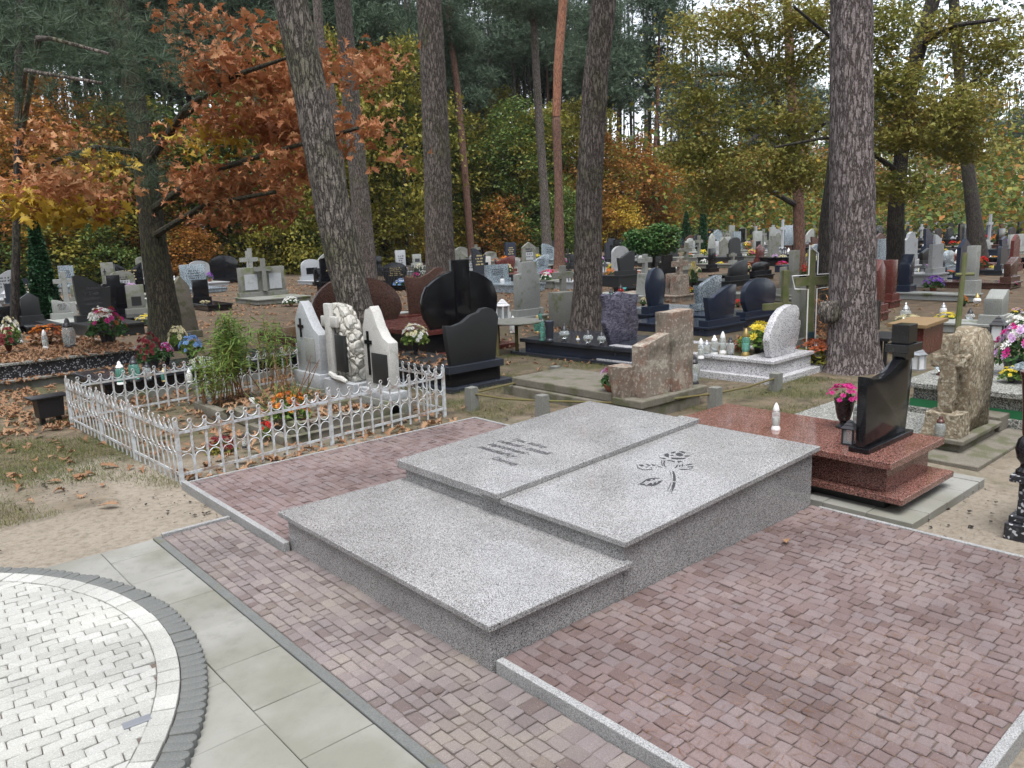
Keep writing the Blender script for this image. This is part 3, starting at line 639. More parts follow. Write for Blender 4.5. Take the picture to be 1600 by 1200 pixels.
def stone_grave(loc, w_, h, kind, m, t=.09, rz=0, slab=1.6, sdir=1, slabm=None, sh=.16, label=None, desc=None, plinth=.14, plm=None, cross=None, plaque=None, text=0, cat='grave', group=None, sw=None, bev=.006, fill=None, name='grave'):
    """headstone in the x-z plane at the origin, slab running sdir*y"""
    o = empty(name, loc, rz, label, cat, group); slabm = slabm or m; plm = plm or slabm; sw = sw or w_ + .22; z0 = 0
    if slab:
        ya, yb = (-.14, slab) if sdir > 0 else (-slab, .14)
        if fill:
            mb = MB().box(-sw / 2, sw / 2, ya, ya + .09, 0, sh).box(-sw / 2, sw / 2, yb - .09, yb, 0, sh).box(-sw / 2, -sw / 2 + .09, ya + .09, yb - .09, 0, sh).box(sw / 2 - .09, sw / 2, ya + .09, yb - .09, 0, sh)
            mb.build('surround', M[slabm], o, False, bev); MB().box(-sw / 2 + .09, sw / 2 - .09, ya + .09, yb - .09, 0, sh - .03).build('bed', M[fill], o)
        else:
            MB().box(-sw / 2, sw / 2, ya, yb, 0, sh - .04).build('base', M[plm], o, False, bev); MB().box(-sw / 2 - .03, sw / 2 + .03, ya - .03, yb + .03, sh - .039, sh).build('slab', M[slabm], o, False, bev)
        z0 = sh if not fill else sh
    if kind != 'cross':
        if plinth: MB().box(-w_ / 2 - .05, w_ / 2 + .05, -t / 2 - .05, t / 2 + .05, 0 if fill or not slab else z0, z0 + plinth).build('plinth', M[plm], o, False, bev)
        zz = z0 + plinth; hh = max(.15, h - zz)
        mb = MB().prism([(a, b + zz) for a, b in prof(kind, w_, hh)], -t / 2, t / 2); hs_ = mb.build('headstone', M[m], o, True, bev)
        fy = -t / 2
        if plaque: MB().box(-w_ * .28, w_ * .28, fy - .008, fy - .0005, zz + hh * .12, zz + hh * .5).build('plaque', M[plaque], hs_)
        if text:
            mb = MB(); glyphs(mb, w_ * .62, zz + hh * .2, zz + hh * .72, text, fy - (.0085 if plaque else .0005), seed=int(abs(loc[0]) * 100))
            mb.build('inscription', M['engravew' if m in ('black', 'navy', 'darkgrey', 'redst', 'brown') else 'engrave'], hs_)
        if cross:
            mb = cross_mb(MB(), w_ * .26, hh * .42, .02, -w_ * .27, zz + hh * .3); mb.xf(Matrix.Translation((0, fy - .011, 0))); mb.build('cross', M[cross], hs_)
    else:
        if plinth: MB().taper(-w_ * .42, w_ * .42, -t - .04, t + .04, 0 if fill or not slab else z0, z0 + plinth, .03).build('plinth', M[plm], o, False, bev)
        cross_mb(MB(), w_, h - z0 - plinth, t, 0, z0 + plinth, max(.07, w_ * .24)).build('cross', M[m], o, False, bev)
    if desc: auto(o, desc, cat, group or 'graves in the cemetery rows')
    return o
def wid(px, py_pos, wpx, t=.1, plane='X', lo=.25, hi=1.7):
    d = depth(py_pos); v = np.array(py_pos[:2]); v = v / np.linalg.norm(v); s = abs(v[1]) if plane == 'X' else abs(v[0]); c = math.sqrt(max(0, 1 - s * s))
    return min(hi, max(lo, (wpx * d / FPX - t * c) / s))
def GG(px, pb, pt, wpx, kind, m, desc, t=.1, plane='X', **k):
    """a grave whose stone stands at picture point px,pb; everything else in metres"""
    g = G(px, pb); h = hat(g, pt); w_ = wid(px, g, wpx, t, plane)
    return stone_grave(g, w_, h, kind, m, t, rz=(R_(90) if plane == 'Y' else 0) + R_(random.uniform(-3, 3)), desc=desc, **k)
# ================================================================== objects near the tomb
# red granite grave with the black headstone
mb = MB()
for xa, xb in ((4.62, 4.86), (4.864, 5.14), (5.144, 5.42), (5.424, 5.69), (5.70, 5.80)):
    for k in range(7): stone(mb, rough8(xa, xb, 1.77 + k * .28, 1.77 + (k + 1) * .28, .0016, .003, .001), .045, .06, .003, .0006)
tag(mb.build('slab_apron', M['slab']), kind='structure'); tag(MB().box(4.625, 5.79, 1.775, 3.72, -.05, .034).build('slab_apron_bed', M['joint']), kind='structure')
mb = MB()
for k in range(8): mb.box(4.66 + .0, 5.76, 1.84 + k * .235, 1.84 + k * .235 + .004, .045, .0465)
for xx in (4.86, 5.14, 5.56): mb.box(xx, xx + .004, 1.84, 3.7, .045, .0467)
rg = empty('red_grave', (4.69, 1.945, .045), 0, 'polished red granite grave with a plain black headstone topped by a block cross', 'grave')
MB().box(.08, .72, .06, 1.62, 0, .065).build('footing', M['blackrough'], rg)
MB().box(-.0, .80, -.08, 1.70, .066, .106).build('base_slab', M['redgran'], rg, False, .004)
MB().box(.07, .70, .05, 1.58, .1065, .285).build('body', M['redgran'], rg, False, .003)
MB().box(-.04, .77, -.02, 1.66, .2855, .33).build('top_slab', M['redgran'], rg, False, .004)
hx, hy, hz = .06, .22, .33
bsx = empty('x', (0, 0, 0)); bpy.data.objects.remove(bsx)
MB().box(hx - .01, hx + .66, hy - .06, hy + .07, hz + .001, hz + .035).build('plinth', M['black'], rg, False, .004)
pr = [(hx, hz + .036), (hx + .60, hz + .036), (hx + .65, hz + .40), (hx + .65, hz + .50), (hx + .62, hz + .545), (hx + .56, hz + .56), (hx + .50, hz + .55), (hx + .42, hz + .515), (hx + .30, hz + .47), (hx + .18, hz + .455), (hx + .08, hz + .465), (hx - .01, hz + .49)]
mb = MB().prism(pr, hy - .03, hy + .03); mb.build('headstone', M['black'], rg, True, .004)
mb = MB().box(hx + .50, hx + .63, hy - .045, hy + .045, hz + .53, hz + .58).box(hx + .455, hx + .68, hy - .075, hy + .075, hz + .5805, hz + .635).box(hx + .50, hx + .635, hy - .055, hy + .055, hz + .6355, hz + .76)
mb.build('cross_finial', M['black'], rg, False, .003)
zt = .045 + .33
p = P(1212, 671, zt); lantern('tall', (p[0], p[1], zt), .195, 'wplastic', 'glass', 'white capped clear glass lantern alone on the red granite slab')
p = P(1318, 668, zt); flowers((p[0], p[1], zt), .27, .34, ('pink', 'pink', 'pink'), 'vase', 'darkvase', 'plant_green', 'bright magenta silk roses in a tall black vase beside the black headstone', kind='dome', leafs=.5, vw=1.0, pr=.62)
p = P(1327, 694, zt); o = lantern('house', (p[0], p[1], zt), .165, 'dplastic', 'glass', 'small square black metal lantern at the corner of the black headstone'); o.rotation_euler.z = .05
p = P(1337, 662, zt); lantern('tall', (p[0], p[1], zt), .14, 'silver', 'glass', 'clear glass lantern half hidden between rose vase and black headstone')

# old grave with rough stone cross and boulder
def rough_mesh(mb, amp, sub=3, seed=0, fr=6, sm=0):
    me = mb.mesh(); bm = bmesh.new(); bm.from_mesh(me); bmesh.ops.remove_doubles(bm, verts=bm.verts, dist=1e-5); bmesh.ops.recalc_face_normals(bm, faces=bm.faces)
    for _ in range(sub): bmesh.ops.subdivide_edges(bm, edges=bm.edges, cuts=1, use_grid_fill=True)
    for _ in range(sm): bmesh.ops.smooth_vert(bm, verts=bm.verts, factor=.5, use_axis_x=True, use_axis_y=True, use_axis_z=True)
    from mathutils import noise as mn
    bm.normal_update()
    for v in bm.verts:
        q = v.co * fr + Vector((seed * 3.1, seed, 0)); v.co += v.normal * amp * (mn.noise(q) + .6 * mn.noise(q * 2.3) + .4 * mn.noise(q * 5))
    bm.to_mesh(me); bm.free(); me.polygons.foreach_set('use_smooth', [True] * len(me.polygons))
    if sm == 0: me.set_sharp_from_angle(angle=R_(42))
    return me
og = empty('old_stone_grave', (6.40, 2.12, 0), 0, 'weathered grave with a rough stone cross and rounded boulder stele on a mossy plinth', 'grave')
MB().box(-.28, 1.5, -.2, 1.5, -.02, .022).build('footing', M['mossconc'], og, False, .008)
MB().box(.02, .78, .03, 1.42, .0225, .085).build('base', M['mossconc'], og, False, .008)
MB().box(-.01, .80, .35, 1.45, .0855, .11).build('slab', M['gterrazzo'], og, False, .005)
MB().box(-.02, .86, .0, .3495, .0855, .125).build('ledge', M['mossconc'], og, False, .008)
MB().box(.865, 1.45, .02, .30, .0225, .15).build('ledge', M['mossconc'], og, False, .008)
mb = MB().taper(.02, .24, .04, .32, .126, .31, .012); link('pedestal', rough_mesh(mb, .008, 2, 2, 9), og, M['boulder'])
mb = MB().box(.08, .18, .13, .24, .29, .93); mb.box(.085, .175, .06, .31, .67, .77)
link('cross', rough_mesh(mb, .022, 3, 3, 9, 1), og, M['boulder'])
mb = MB().prism([(.25, .126), (.70, .126), (.74, .45), (.73, .72), (.66, .87), (.52, .95), (.36, .93), (.24, .84), (.22, .5)], .06, .24)
link('boulder', rough_mesh(mb, .022, 3, 5, 6, 2), og, M['boulder'])
p = P(1468, 686, .11); lantern('jar', (p[0], p[1], .11), .19, 'bronze', 'glass', 'brown capped lantern wrapped in pale film beside the rough stone cross')
p = P(1543, 648, .15); lantern('tall', (p[0], p[1], .15), .05, 'wplastic', 'wglass', 'low white candle cup behind the rounded boulder')

# terrazzo grave with the green trim and lanterns behind the stone cross
gx = P(1425, 596, .35)
gt = empty('green_trimmed_grave', (7.5, 1.85, 0), 0, 'speckled terrazzo grave with a green painted band behind the stone cross', 'grave')
MB().box(-.04, 1.5, -.05, 1.2, -.02, .10).build('footing', M['gterrazzo'], gt, False, .006)
MB().box(.0, 1.45, .03, 1.12, .1005, .17).build('green_band', M['greentrim'], gt)
MB().box(.02, 1.43, .05, 1.10, .1705, .28).build('body', M['gterrazzo'], gt)
MB().box(-.05, 1.5, -.03, 1.2, .2805, .33).build('slab', M['gterrazzo'], gt, False, .006)
MB().box(.5, 1.4, .15, .3, .3305, .45).build('plinth', M['darkgrey'], gt, False, .005)
MB().box(.4, 1.45, .08, .45, .451, .48).build('ledge', M['bluegran'], gt, False, .004)
p = P(1433, 578, .33); lantern('house', (p[0], p[1], .33), .235, 'silver', 'wglass', 'bright white hexagonal lantern with silver top on the terrazzo grave')
p = P(1469, 586, .33); lantern('ball', (p[0], p[1], .33), .23, 'bronze', 'glass', 'brown capped clear heart shaped lantern next to the stone cross')
p = P(1558, 534, .48); lantern('house', (p[0], p[1], .48), .28, 'dplastic', 'wglass', 'black framed box lantern with white panes behind the boulder')
p = P(1586, 585, .33); flowers((p[0], p[1], .33), .42, .52, ('lilac', 'pink', 'white'), 'pot', 'dplastic', 'plant_green', 'tall bouquet of white, lilac and magenta silk flowers at the right edge', kind='dome')
p = P(1580, 598, .33); flowers((p[0], p[1], .33), .22, .16, ('yellow',), 'pot', 'dplastic', 'fresh_green', 'low clump of yellow flowers below the lilac bouquet')
p = P(1597, 528, .48); flowers((p[0], p[1], .48), .42, .3, ('white',), 'pot', 'dplastic', 'plant_green', 'white chrysanthemum dome beside the black framed box lantern')

# dark terrazzo pedestal at the right edge with a tall brown vase
tp = empty('terrazzo_pedestal', (4.86, .82, 0), 0, 'dark terrazzo grave corner with white chips at the right edge', 'grave')
MB().box(.0, .7, .02, .55, -.02, .09).build('footing', M['terrazzo'], tp, False, .005); MB().box(.03, .7, .04, .54, .0905, .13).build('base_step', M['terrazzo'], tp, False, .005)
MB().box(.06, .7, .07, .51, .1305, .33).build('body', M['terrazzo'], tp, False, .004); MB().box(.02, .72, .03, .55, .3305, .37).build('slab', M['terrazzo'], tp, False, .005)
vz = empty('tall_vase', (4.95, 1.31, .371), 0, 'tall brown stone vase with a narrow foot standing at the right edge', 'vase')
MB().lathe([(.05, 0), (.05, .02), (.03, .04), (.028, .06), (.05, .09), (.062, .15), (.05, .2), (.03, .22)], 20).build('foot', M['darkvase'], vz, True)
MB().lathe([(.03, .221), (.034, .24), (.045, .42), (.06, .55), (.07, .58), (.07, .59)], 20).build('body', M['bronze'], vz, True)

# mossy grave with lichened headstone
mg = empty('lichened_grave', (5.74, 4.74, 0), R_(0), 'old sunken grave with a tall lichened pink-grey concrete headstone split by a tapering block', 'grave')
MB().box(-.0, .95, .0, 2.05, -.02, .11).build('footing', M['mossconc'], mg, False, .012)
MB().box(.05, .9, .42, 1.95, .1105, .20).build('slab', M['mossconc'], mg, False, .012)
MB().box(-.02, 1.05, -.02, .36, .1105, .19).build('plinth', M['mossconc'], mg, False, .012)
mb = MB().prism([(.10, .19), (.52, .19), (.55, .80), (.10, .70)], .06, .20); link('headstone', rough_mesh(mb, .008, 2, 2, 6), mg, M['lichen'])
mb = MB().prism([(.53, .19), (.86, .19), (.86, 1.0), (.50, .99)], .03, .23); link('headstone', rough_mesh(mb, .008, 2, 8, 6), mg, M['lichen'])
mb = MB().add([(.0, .22, .15), (.14, .22, .15), (.14, .36, .15), (.0, .36, .15), (-.04, .17, .50), (.17, .17, .50), (.17, .40, .50), (-.04, .40, .50)], [(0, 3, 2, 1), (4, 5, 6, 7), (0, 1, 5, 4), (1, 2, 6, 5), (2, 3, 7, 6), (3, 0, 4, 7)])
link('tapering_block', rough_mesh(mb, .006, 2, 4, 7), mg, M['lichen'])
p = P(957, 611, .2); flowers((p[0], p[1], .2), .26, .28, ('darkred', 'lilac'), 'bowl', 'terracotta', 'plant_green', 'terracotta bowl of pansies and heather on the lichened grave', kind='sparse')
p = P(1081, 600, .19); lantern('jar', (p[0] + .03, p[1], .19), .31, 'dplastic', 'glass', 'large clear glass lantern with dark cap beside the lichened headstone')
# low posts with pipes
POSTS = [(738, 640, 605), (868, 595, 572), (848, 650, 617), (1117, 640, 605), (1212, 610, 583)]
pp = []
lb = ['square mossy concrete post at the corner nearest the white fence', 'mossy concrete post on the grass behind the lichened grave', 'mossy concrete post just behind the big granite tomb', 'mossy concrete post right of the lichened headstone', 'mossy concrete post below the pale rounded headstone']
for (a, b, c), l_ in zip(POSTS, lb):
    g = G(a, b); h = hat(g, c); mb = MB().taper(-.055, .055, -.055, .055, -.03, h, .004); me = rough_mesh(mb, .004, 2, a, 14, 0)
    o = link('concrete_post', me, None, M['conc']); o.location = g; tag(o, l_, 'post', 'low concrete posts around the lichened grave'); pp.append(Vector((g[0], g[1], h * .72)))
for i, j, l_ in ((0, 1, 'mossy iron pipe running from the fence-side post over the grass'), (0, 2, 'mossy iron pipe low behind the granite tomb, left end'), (3, 4, 'mossy iron pipe between the two posts right of the headstone')):
    o = MB().tube([pp[i], (pp[i] + pp[j]) / 2 - Vector((0, 0, .02)), pp[j]], .011, 8).build('iron_pipe', M['rustpipe'], None, True); tag(o, l_, 'pipe', 'pipes between the low posts')
e = Vector(P(940, 655, .15)); o = MB().tube([pp[2] + Vector((0, 0, -.0)), (pp[2] + pp[3]) / 2 + Vector((0, -.1, -.05)), pp[3]], .011, 8).build('iron_pipe', M['rustpipe'], None, True); tag(o, 'mossy iron pipe in front of the lichened grave', 'pipe', 'pipes between the low posts')

# white iron fence
fc = [Vector((1.86, 6.08, 0)), Vector((4.62, 6.41, 0)), Vector((4.50, 9.42, 0)), Vector((1.75, 9.12, 0))]
fn = empty('white_iron_fence', (1.86, 6.08, 0), 0, 'low white iron fence with ring topped pickets around three white headstones', 'fence'); O0 = fc[0]
pk = MB().box(-.009, .009, -.004, .004, .0, .47); pk.v = pk.v
rg_ = []
for k in range(12):
    a = 2 * math.pi * k / 12; rg_.append((.016 * math.cos(a), 0, .486 + .016 * math.sin(a)))
mbk = MB().box(-.009, .009, -.004, .004, .0, .472); mbk.tube(rg_ + [rg_[0]], .0048, 5); pkm = mbk.mesh(False)
mbk = MB().box(-.014, .014, -.014, .014, -.02, .50); mbk.tube([(x, y, z + .03) for x, y, z in rg_ + [rg_[0]]], .0055, 5); psm = mbk.mesh(False)
counts = [24, 26, 24, 26]
for s in range(4):
    A_, B_ = fc[s] - O0, fc[(s + 1) % 4] - O0; n = counts[s]; dr = (B_ - A_); L_ = dr.length; ang = math.atan2(dr.y, dr.x); st = L_ / n
    for k in range(n):
        o = link('picket', psm if k == 0 or (s == 1 and k == 13) or (s == 3 and k in (9, 17)) or (s == 0 and k == 12) else pkm, fn, M['fencew']); o.location = A_ + dr * (k / n); o.rotation_euler = (R_(random.uniform(-1.2, 1.2)), R_(random.uniform(-.8, .8)), ang)
    rail = MB(); arc = MB(); arc2 = MB()
    for z in (.075, .405): rail.box(0, L_, -.004, .004, z - .011, z + .011)
    for k in range(n):
        x0 = k * st + .009; x1 = (k + 1) * st - .009; r = (x1 - x0) / 2; xc = (x0 + x1) / 2
        def arcp(zc, sg): return [(xc + r * math.cos(math.pi * t / 8), 0, zc + sg * r * .95 * math.sin(math.pi * t / 8)) for t in range(9)]
        arc.tube(arcp(.47, -1), .0045, 4)
        for zc, sg in ((.292, -1), (.185, 1)): arc2.tube(arcp(zc, sg), .0045, 4)
    Mx = Matrix.Translation(A_) @ Matrix.Rotation(ang, 4, 'Z')
    rail.xf(Mx).build('rails', M['fencew'], fn); arc.xf(Mx).build('top_arcs', M['fencew'], fn); arc2.xf(Mx).build('middle_arcs', M['fencew'], fn)

# three headstones inside the fence (faces towards -x)
def inner(name, loc, label, parts):
    o = empty(name, loc, R_(-90), label, 'grave')
    for nm, mb, m, b in parts: mb.build(nm, M[m], o, True, b)
    return o
def frame(mb, w_, l_, z0, z1, t=.09): return mb.box(-w_ / 2, w_ / 2, -l_, -l_ + t, z0, z1).box(-w_ / 2, -w_ / 2 + t, -l_ + t, 0, z0, z1).box(w_ / 2 - t, w_ / 2, -l_ + t, 0, z0, z1)
# local x runs to -y of the world, local -y faces -x of the world
p1 = prof('point', .50, .80); p1 = [(x if x < 0 else x, z) for x, z in p1]
asym = [(-.24, 0), (.24, 0), (.25, .50), (.14, .55), (.05, .66), (-.02, .80), (-.07, .86), (-.1, .83), (-.17, .82), (-.24, .62)]
o = inner('marble_grave', (4.22, 6.93, 0), 'white cast stone headstone with thin black cross and black plaque, nearest the fence corner',
          [('plinth', MB().box(-.33, .33, -.13, .14, 0, .20), 'conc', .006), ('plinth_step', MB().box(-.30, .30, -.10, .11, .2005, .28), 'marble', .006), ('headstone', MB().prism([(x, z + .28) for x, z in asym], -.05, .06), 'artstone', .006),
           ('cross', MB().box(-.155, -.12, -.062, -.0505, .42, .88).box(-.205, -.07, -.061, -.0504, .745, .785), 'black', 0), ('plaque', MB().box(-.085, .21, -.06, -.0505, .34, .66), 'blackrough', .002),
           ('surround', frame(MB(), .66, 1.15, 0, .17), 'mossconc', .008), ('surround_step', frame(MB(), .84, 1.3, -.02, .08, .08), 'mossconc', .008), ('bed', MB().box(-.24, .24, -1.06, -.135, 0, .12), 'ground', 0)])
txt('AVE MARIA', .3, M['engrave'], o, (-.13, -.131, .10), (1, 0, 0), (0, 0, 1), 0, -.0, bold=.01)
rockp = [(-.27, 0), (.25, 0), (.29, .2), (.27, .45), (.2, .66), (.05, .80), (-.1, .84), (-.26, .83), (-.27, .4)]
o = empty('rock_cross_grave', (4.20, 7.62, 0), R_(-90), 'pale cast rock headstone with a raised cross and narrow black plaque, middle of the three', 'grave')
MB().box(-.33, .33, -.12, .14, 0, .30).build('plinth', M['marble'], o, False, .006)
link('headstone', rough_mesh(MB().prism([(x, z + .30) for x, z in rockp], -.05, .09), .018, 3, 7, 9, 1), o, M['rock'])
mb = MB().box(-.25, -.12, -.10, -.04, .34, 1.14).box(-.34, .0, -.095, -.045, .88, 1.0); mb.build('cross', M['artstone'], o, True, .012)
MB().box(-.07, .12, -.085, -.04, .40, .80).build('plaque', M['blackrough'], o, True, .003)
MB().tube([(-.2, -.09, .36), (-.05, -.11, .33), (.08, -.12, .335), (.18, -.11, .31)], [.035, .03, .035, .02], 8).build('scroll', M['artstone'], o, True)
frame(MB(), .70, 1.2, 0, .13).build('surround', M['mossconc'], o, False, .008); MB().box(-.26, .26, -1.11, -.125, 0, .09).build('bed', M['ground'], o)
asym2 = [(-.24, 0), (.24, 0), (.25, .45), (.14, .52), (.05, .64), (-.04, .78), (-.1, .82), (-.17, .72), (-.24, .60)]
o = inner('grey_grave', (4.18, 8.35, 0), 'grey-white pointed headstone with a small black cross, left one of the three',
          [('plinth', MB().box(-.36, .36, -.15, .14, 0, .16), 'conc', .006), ('plinth_step', MB().box(-.32, .32, -.11, .11, .1605, .32), 'marble', .006), ('headstone', MB().prism([(x * 1.15, z + .32) for x, z in asym2], -.06, .06), 'marble', .006),
           ('cross', MB().box(-.15, -.115, -.072, -.0605, .72, .94).box(-.2, -.065, -.071, -.0604, .83, .865), 'black', 0), ('plaque', MB().box(-.06, .18, -.07, -.0605, .44, .72), 'concl', .003),
           ('surround', frame(MB(), .72, 1.3, 0, .12), 'mossconc', .008), ('bed', MB().box(-.27, .27, -1.21, -.155, 0, .08), 'ground', 0)])

# plants and lanterns inside the fence
def stalks(name, loc, h, n, spread, m_leaf, m_stem, label, lean=.12, leaf=.05, dens=26, drop=.3):
    o = empty(name, loc, 0, label, 'plant'); st = MB(); C_ = []; D_ = []
    for k in range(n):
        a = random.uniform(0, 6.28); r = spread * random.random(); b = Vector((r * math.cos(a), r * math.sin(a), 0)); tip = b + Vector((random.gauss(0, lean), random.gauss(0, lean), h * random.uniform(.7, 1)))
        mid = (b + tip) / 2 + Vector((random.gauss(0, .02), random.gauss(0, .02), 0)); st.tube([b, mid, tip], [.006, .005, .003], 5)
        for j in range(dens):
            t = random.uniform(drop, 1); q = b + (tip - b) * t; C_.append(q + Vector((random.gauss(0, leaf * .5), random.gauss(0, leaf * .5), random.gauss(0, leaf * .3))))
    st.build('stems', M[m_stem], o)
    V, F = inst([(-.1, 0, 0), (.3, -.06, .02), (1, 0, -.15), (.3, .06, .02)], [(0, 1, 2, 3)], np.array([tuple(c) for c in C_]), leaf * rng.uniform(.6, 1.5, len(C_)), None, .6); link('leaves', npmesh('leaves', V, F), o, M[m_leaf]); return o
g = G(372, 640); stalks('tall_plant', g, 1.08, 16, .2, 'fresh_green', 'dry_stem', 'tallest feathery green plant with brown stems inside the white fence', .16, .10, 150, .5)
g = G(335, 648); stalks('tall_plant', g, .80, 10, .14, 'fresh_green', 'dry_stem', 'slender drooping green plant near the back left of the white fence', .12, .085, 100, .4)
g = G(425, 622); stalks('tall_plant', g, .95, 9, .16, 'fresh_green', 'dry_stem', 'yellow-green wispy plant in front of the grey-white headstone', .18, .085, 100, .45)
g = G(455, 640); stalks('dead_stems', g, .62, 12, .2, 'litter', 'dry_stem', 'brown dead flower stems behind the orange bouquet', .14, .03, 22, .3)
p = P(448, 655, .14); stalks('spiky_plant', (p[0], p[1], .1), .42, 26, .05, 'fresh_green', 'fresh_green', 'spray of long pale grass blades above the orange bouquet', .16, .05, 2, .1)
flowers((p[0], p[1] - .05, .1), .44, .34, ('orange', 'rust'), 'pot', 'dplastic', 'fresh_green', 'orange and rust chrysanthemums in a black pot inside the white fence', kind='dome')
for px_, py_, hh, cap, gl, l_ in ((455, 662, .17, 'silver', 'wglass', 'grey capped lantern behind the fence front, left of two'), (490, 652, .19, 'silver', 'glass', 'grey capped glass lantern behind the fence front, right of two'), (382, 700, .13, 'dplastic', 'glass', 'small dark capped lantern low behind the front pickets'), (395, 640, .2, 'dplastic', 'wglass', 'tall white lantern with dark cap among the dead stems'), (330, 640, .22, 'wplastic', 'glass', 'clear lantern with white base by the drooping green plant')):
    g = P(px_, py_, .05); lantern('tall', (g[0], g[1], .05), hh, cap, gl, l_)
g = P(415, 672, .1); flowers((g[0], g[1], .06), .14, .14, ('red',), None, 'dplastic', 'fresh_green', 'single red silk rose lying behind the front pickets', kind='rose', name='silk_rose')
g = P(345, 705, .0); flowers((g[0], g[1], 0), .3, .16, ('darkred',), None, 'dplastic', 'olive_leaves', 'low dark red foliage clump in the front left corner of the fence', name='low_plant', cat='plant')

# black granite grave behind the white fence with flowers
bg_ = empty('black_slab_grave', (2.3, 10.1, 0), R_(3), 'low polished black slab grave directly behind the white fence', 'grave')
MB().box(0, 2.9, 0, 1.1, -.02, .08).build('footing', M['conc'], bg_, False, .006); MB().box(.05, 2.85, .04, 1.05, .0805, .22).build('body', M['black'], bg_, False, .004); MB().box(.0, 2.9, .0, 1.1, .2205, .27).build('slab', M['darkgrey'], bg_, False, .004)
def onz(px, py, z): q = P(px, py, z); return (q[0], q[1], z)
flowers(onz(237, 578, .27), .36, .5, ('darkred',), 'pot', 'dplastic', 'plant_green', 'spray of dark red leaves and berries behind the white fence', kind='dome')
flowers(onz(262, 572, .27), .2, .34, ('pink', 'lilac'), 'vase', 'darkvase', 'plant_green', 'purple and pink orchids in front of the tall concrete slab stone', kind='dome')
flowers(onz(300, 560, .27), .34, .36, ('blue',), 'pot', 'dplastic', 'fresh_green', 'light blue flower wreath behind the white fence', kind='dome')
flowers(onz(318, 582, .27), .36, .22, ('white',), 'pot', 'dplastic', 'plant_green', 'white flower wreath below the light blue one', kind='dome')
flowers(onz(280, 548, .27), .3, .40, ('cream',), 'pot', 'dplastic', 'fresh_green', 'yellow-green fern spray left of the light blue wreath', kind='sparse')
for a, b, hh, cp, gl, l_ in ((190, 600, .27, 'wplastic', 'gglass', 'greenish lantern with white cap left on the black slab'), (212, 596, .3, 'dplastic', 'gglass', 'greenish lantern with black cap on the black slab'), (232, 594, .22, 'dplastic', 'glass', 'squat clear lantern under the dark red spray'), (257, 596, .16, 'gold', 'gglass', 'small yellow-green cup lantern below the orchids'), (297, 597, .16, 'wplastic', 'wglass', 'white lantern below the white flower wreath')):
    lantern('jar', onz(a, b, .27), hh, cp, gl, l_)
# black box bench outside the fence
bb = empty('black_bench', (*P(80, 660, 0)[:2], 0), R_(8), 'small black wooden bench box with a leaf on top left of the white fence', 'bench')
MB().box(-.19, .19, -.11, .11, .275, .30).build('seat', M['blackwood'], bb, True, .01); MB().taper(-.12, .12, -.07, .07, .07, .274, -.01).build('box', M['blackwood'], bb)
for sx_ in (-.08, .08): MB().box(sx_ - .02, sx_ + .02, -.03, .03, -.02, .07).build('leg', M['blackwood'], bb)
# leaf covered grave on the left
lg = empty('leafy_terrazzo_grave', (0.2, 12.15, 0), R_(3), 'long terrazzo rimmed grave buried in brown leaves at the left edge', 'grave')
MB().box(0, 3.2, 0, 3.0, -.02, .10).build('footing', M['conc'], lg, False, .01); MB().box(0, 3.3, -.05, .05, .1005, .13).build('lower_rim', M['conc'], lg, False, .006)
MB().box(.05, 3.25, .22, .28, .0, .30).box(3.19, 3.25, .28, 2.9, .0, .30).build('wall', M['terrazzo'], lg); MB().box(.0, 3.3, .17, .31, .3005, .335).box(3.15, 3.3, .31, 2.95, .3005, .335).build('rim', M['gterrazzo'], lg, False, .006)
MB().box(.05, 3.14, .31, 2.9, .1, .31).build('bed', M['ground'], lg)
flowers(onz(75, 538, .33), .62, .34, ('orange', 'rust'), 'pot', 'dplastic', 'litter', 'wide orange-brown chrysanthemum cushion on the leafy grave', kind='dome')
flowers(onz(15, 552, .33), .34, .42, ('darkred',), 'vase', 'bronze', 'plant_green', 'dark vase with wilted purple flowers at the left edge', kind='sparse')
flowers(onz(20, 540, .33), .3, .52, ('white', 'cream'), 'pot', 'dplastic', 'fresh_green', 'white roses behind the dark vase at the left edge', kind='dome')
flowers(onz(170, 535, .33), .62, .62, ('white', 'pink', 'rust'), 'pot', 'dplastic', 'plant_green', 'big arrangement of white, pink and rust flowers on the end of the leafy grave', kind='dome')
lantern('tall', onz(72, 545, .33), .30, 'wplastic', 'glass', 'clear lantern in front of the orange-brown chrysanthemum cushion'); lantern('jar', onz(110, 543, .33), .46, 'dplastic', 'glass', 'fluted silver lantern with black top on the leafy grave'); lantern('tall', onz(32, 535, .33), .25, 'wplastic', 'glass', 'small clear lantern behind the dark vase')

# black graves right of the fence
b1 = empty('black_grave', (5.40, 7.36, 0), R_(1), 'black granite grave seen from behind, wavy headstone beside the white fence', 'grave')
MB().box(-.05, .93, -.1, 1.9, -.02, .05).build('base_slab', M['darkgrey'], b1, False, .006); MB().box(.02, .80, .0, 1.8, .0505, .21).build('body', M['black'], b1, False, .004)
MB().box(-.02, .84, -.03, .16, .2105, .30).build('plinth', M['darkgrey'], b1, False, .006); MB().box(.0, .8, .165, 1.82, .2105, .25).build('slab', M['blackrough'], b1, False, .006)
w1 = [(.06, .301), (.76, .301), (.83, .80), (.81, .86), (.75, .915), (.66, .945), (.57, .94), (.52, .90), (.40, .875), (.26, .80), (.12, .77), (.0, .785), (.015, .6)]
MB().prism(w1, .03, .10).build('headstone', M['blackrough'], b1, True, .006)
p = P(650, 553, .25); flowers((p[0], p[1], .25), .40, .46, ('cream', 'white'), 'vase', 'darkvase', 'fresh_green', 'cream lilies in a round black vase on the black grave', kind='dome')
b2 = empty('large_black_grave', (6.70, 9.7, 0), R_(1), 'largest jet black headstone with a broad round outline and a block cross above', 'grave')
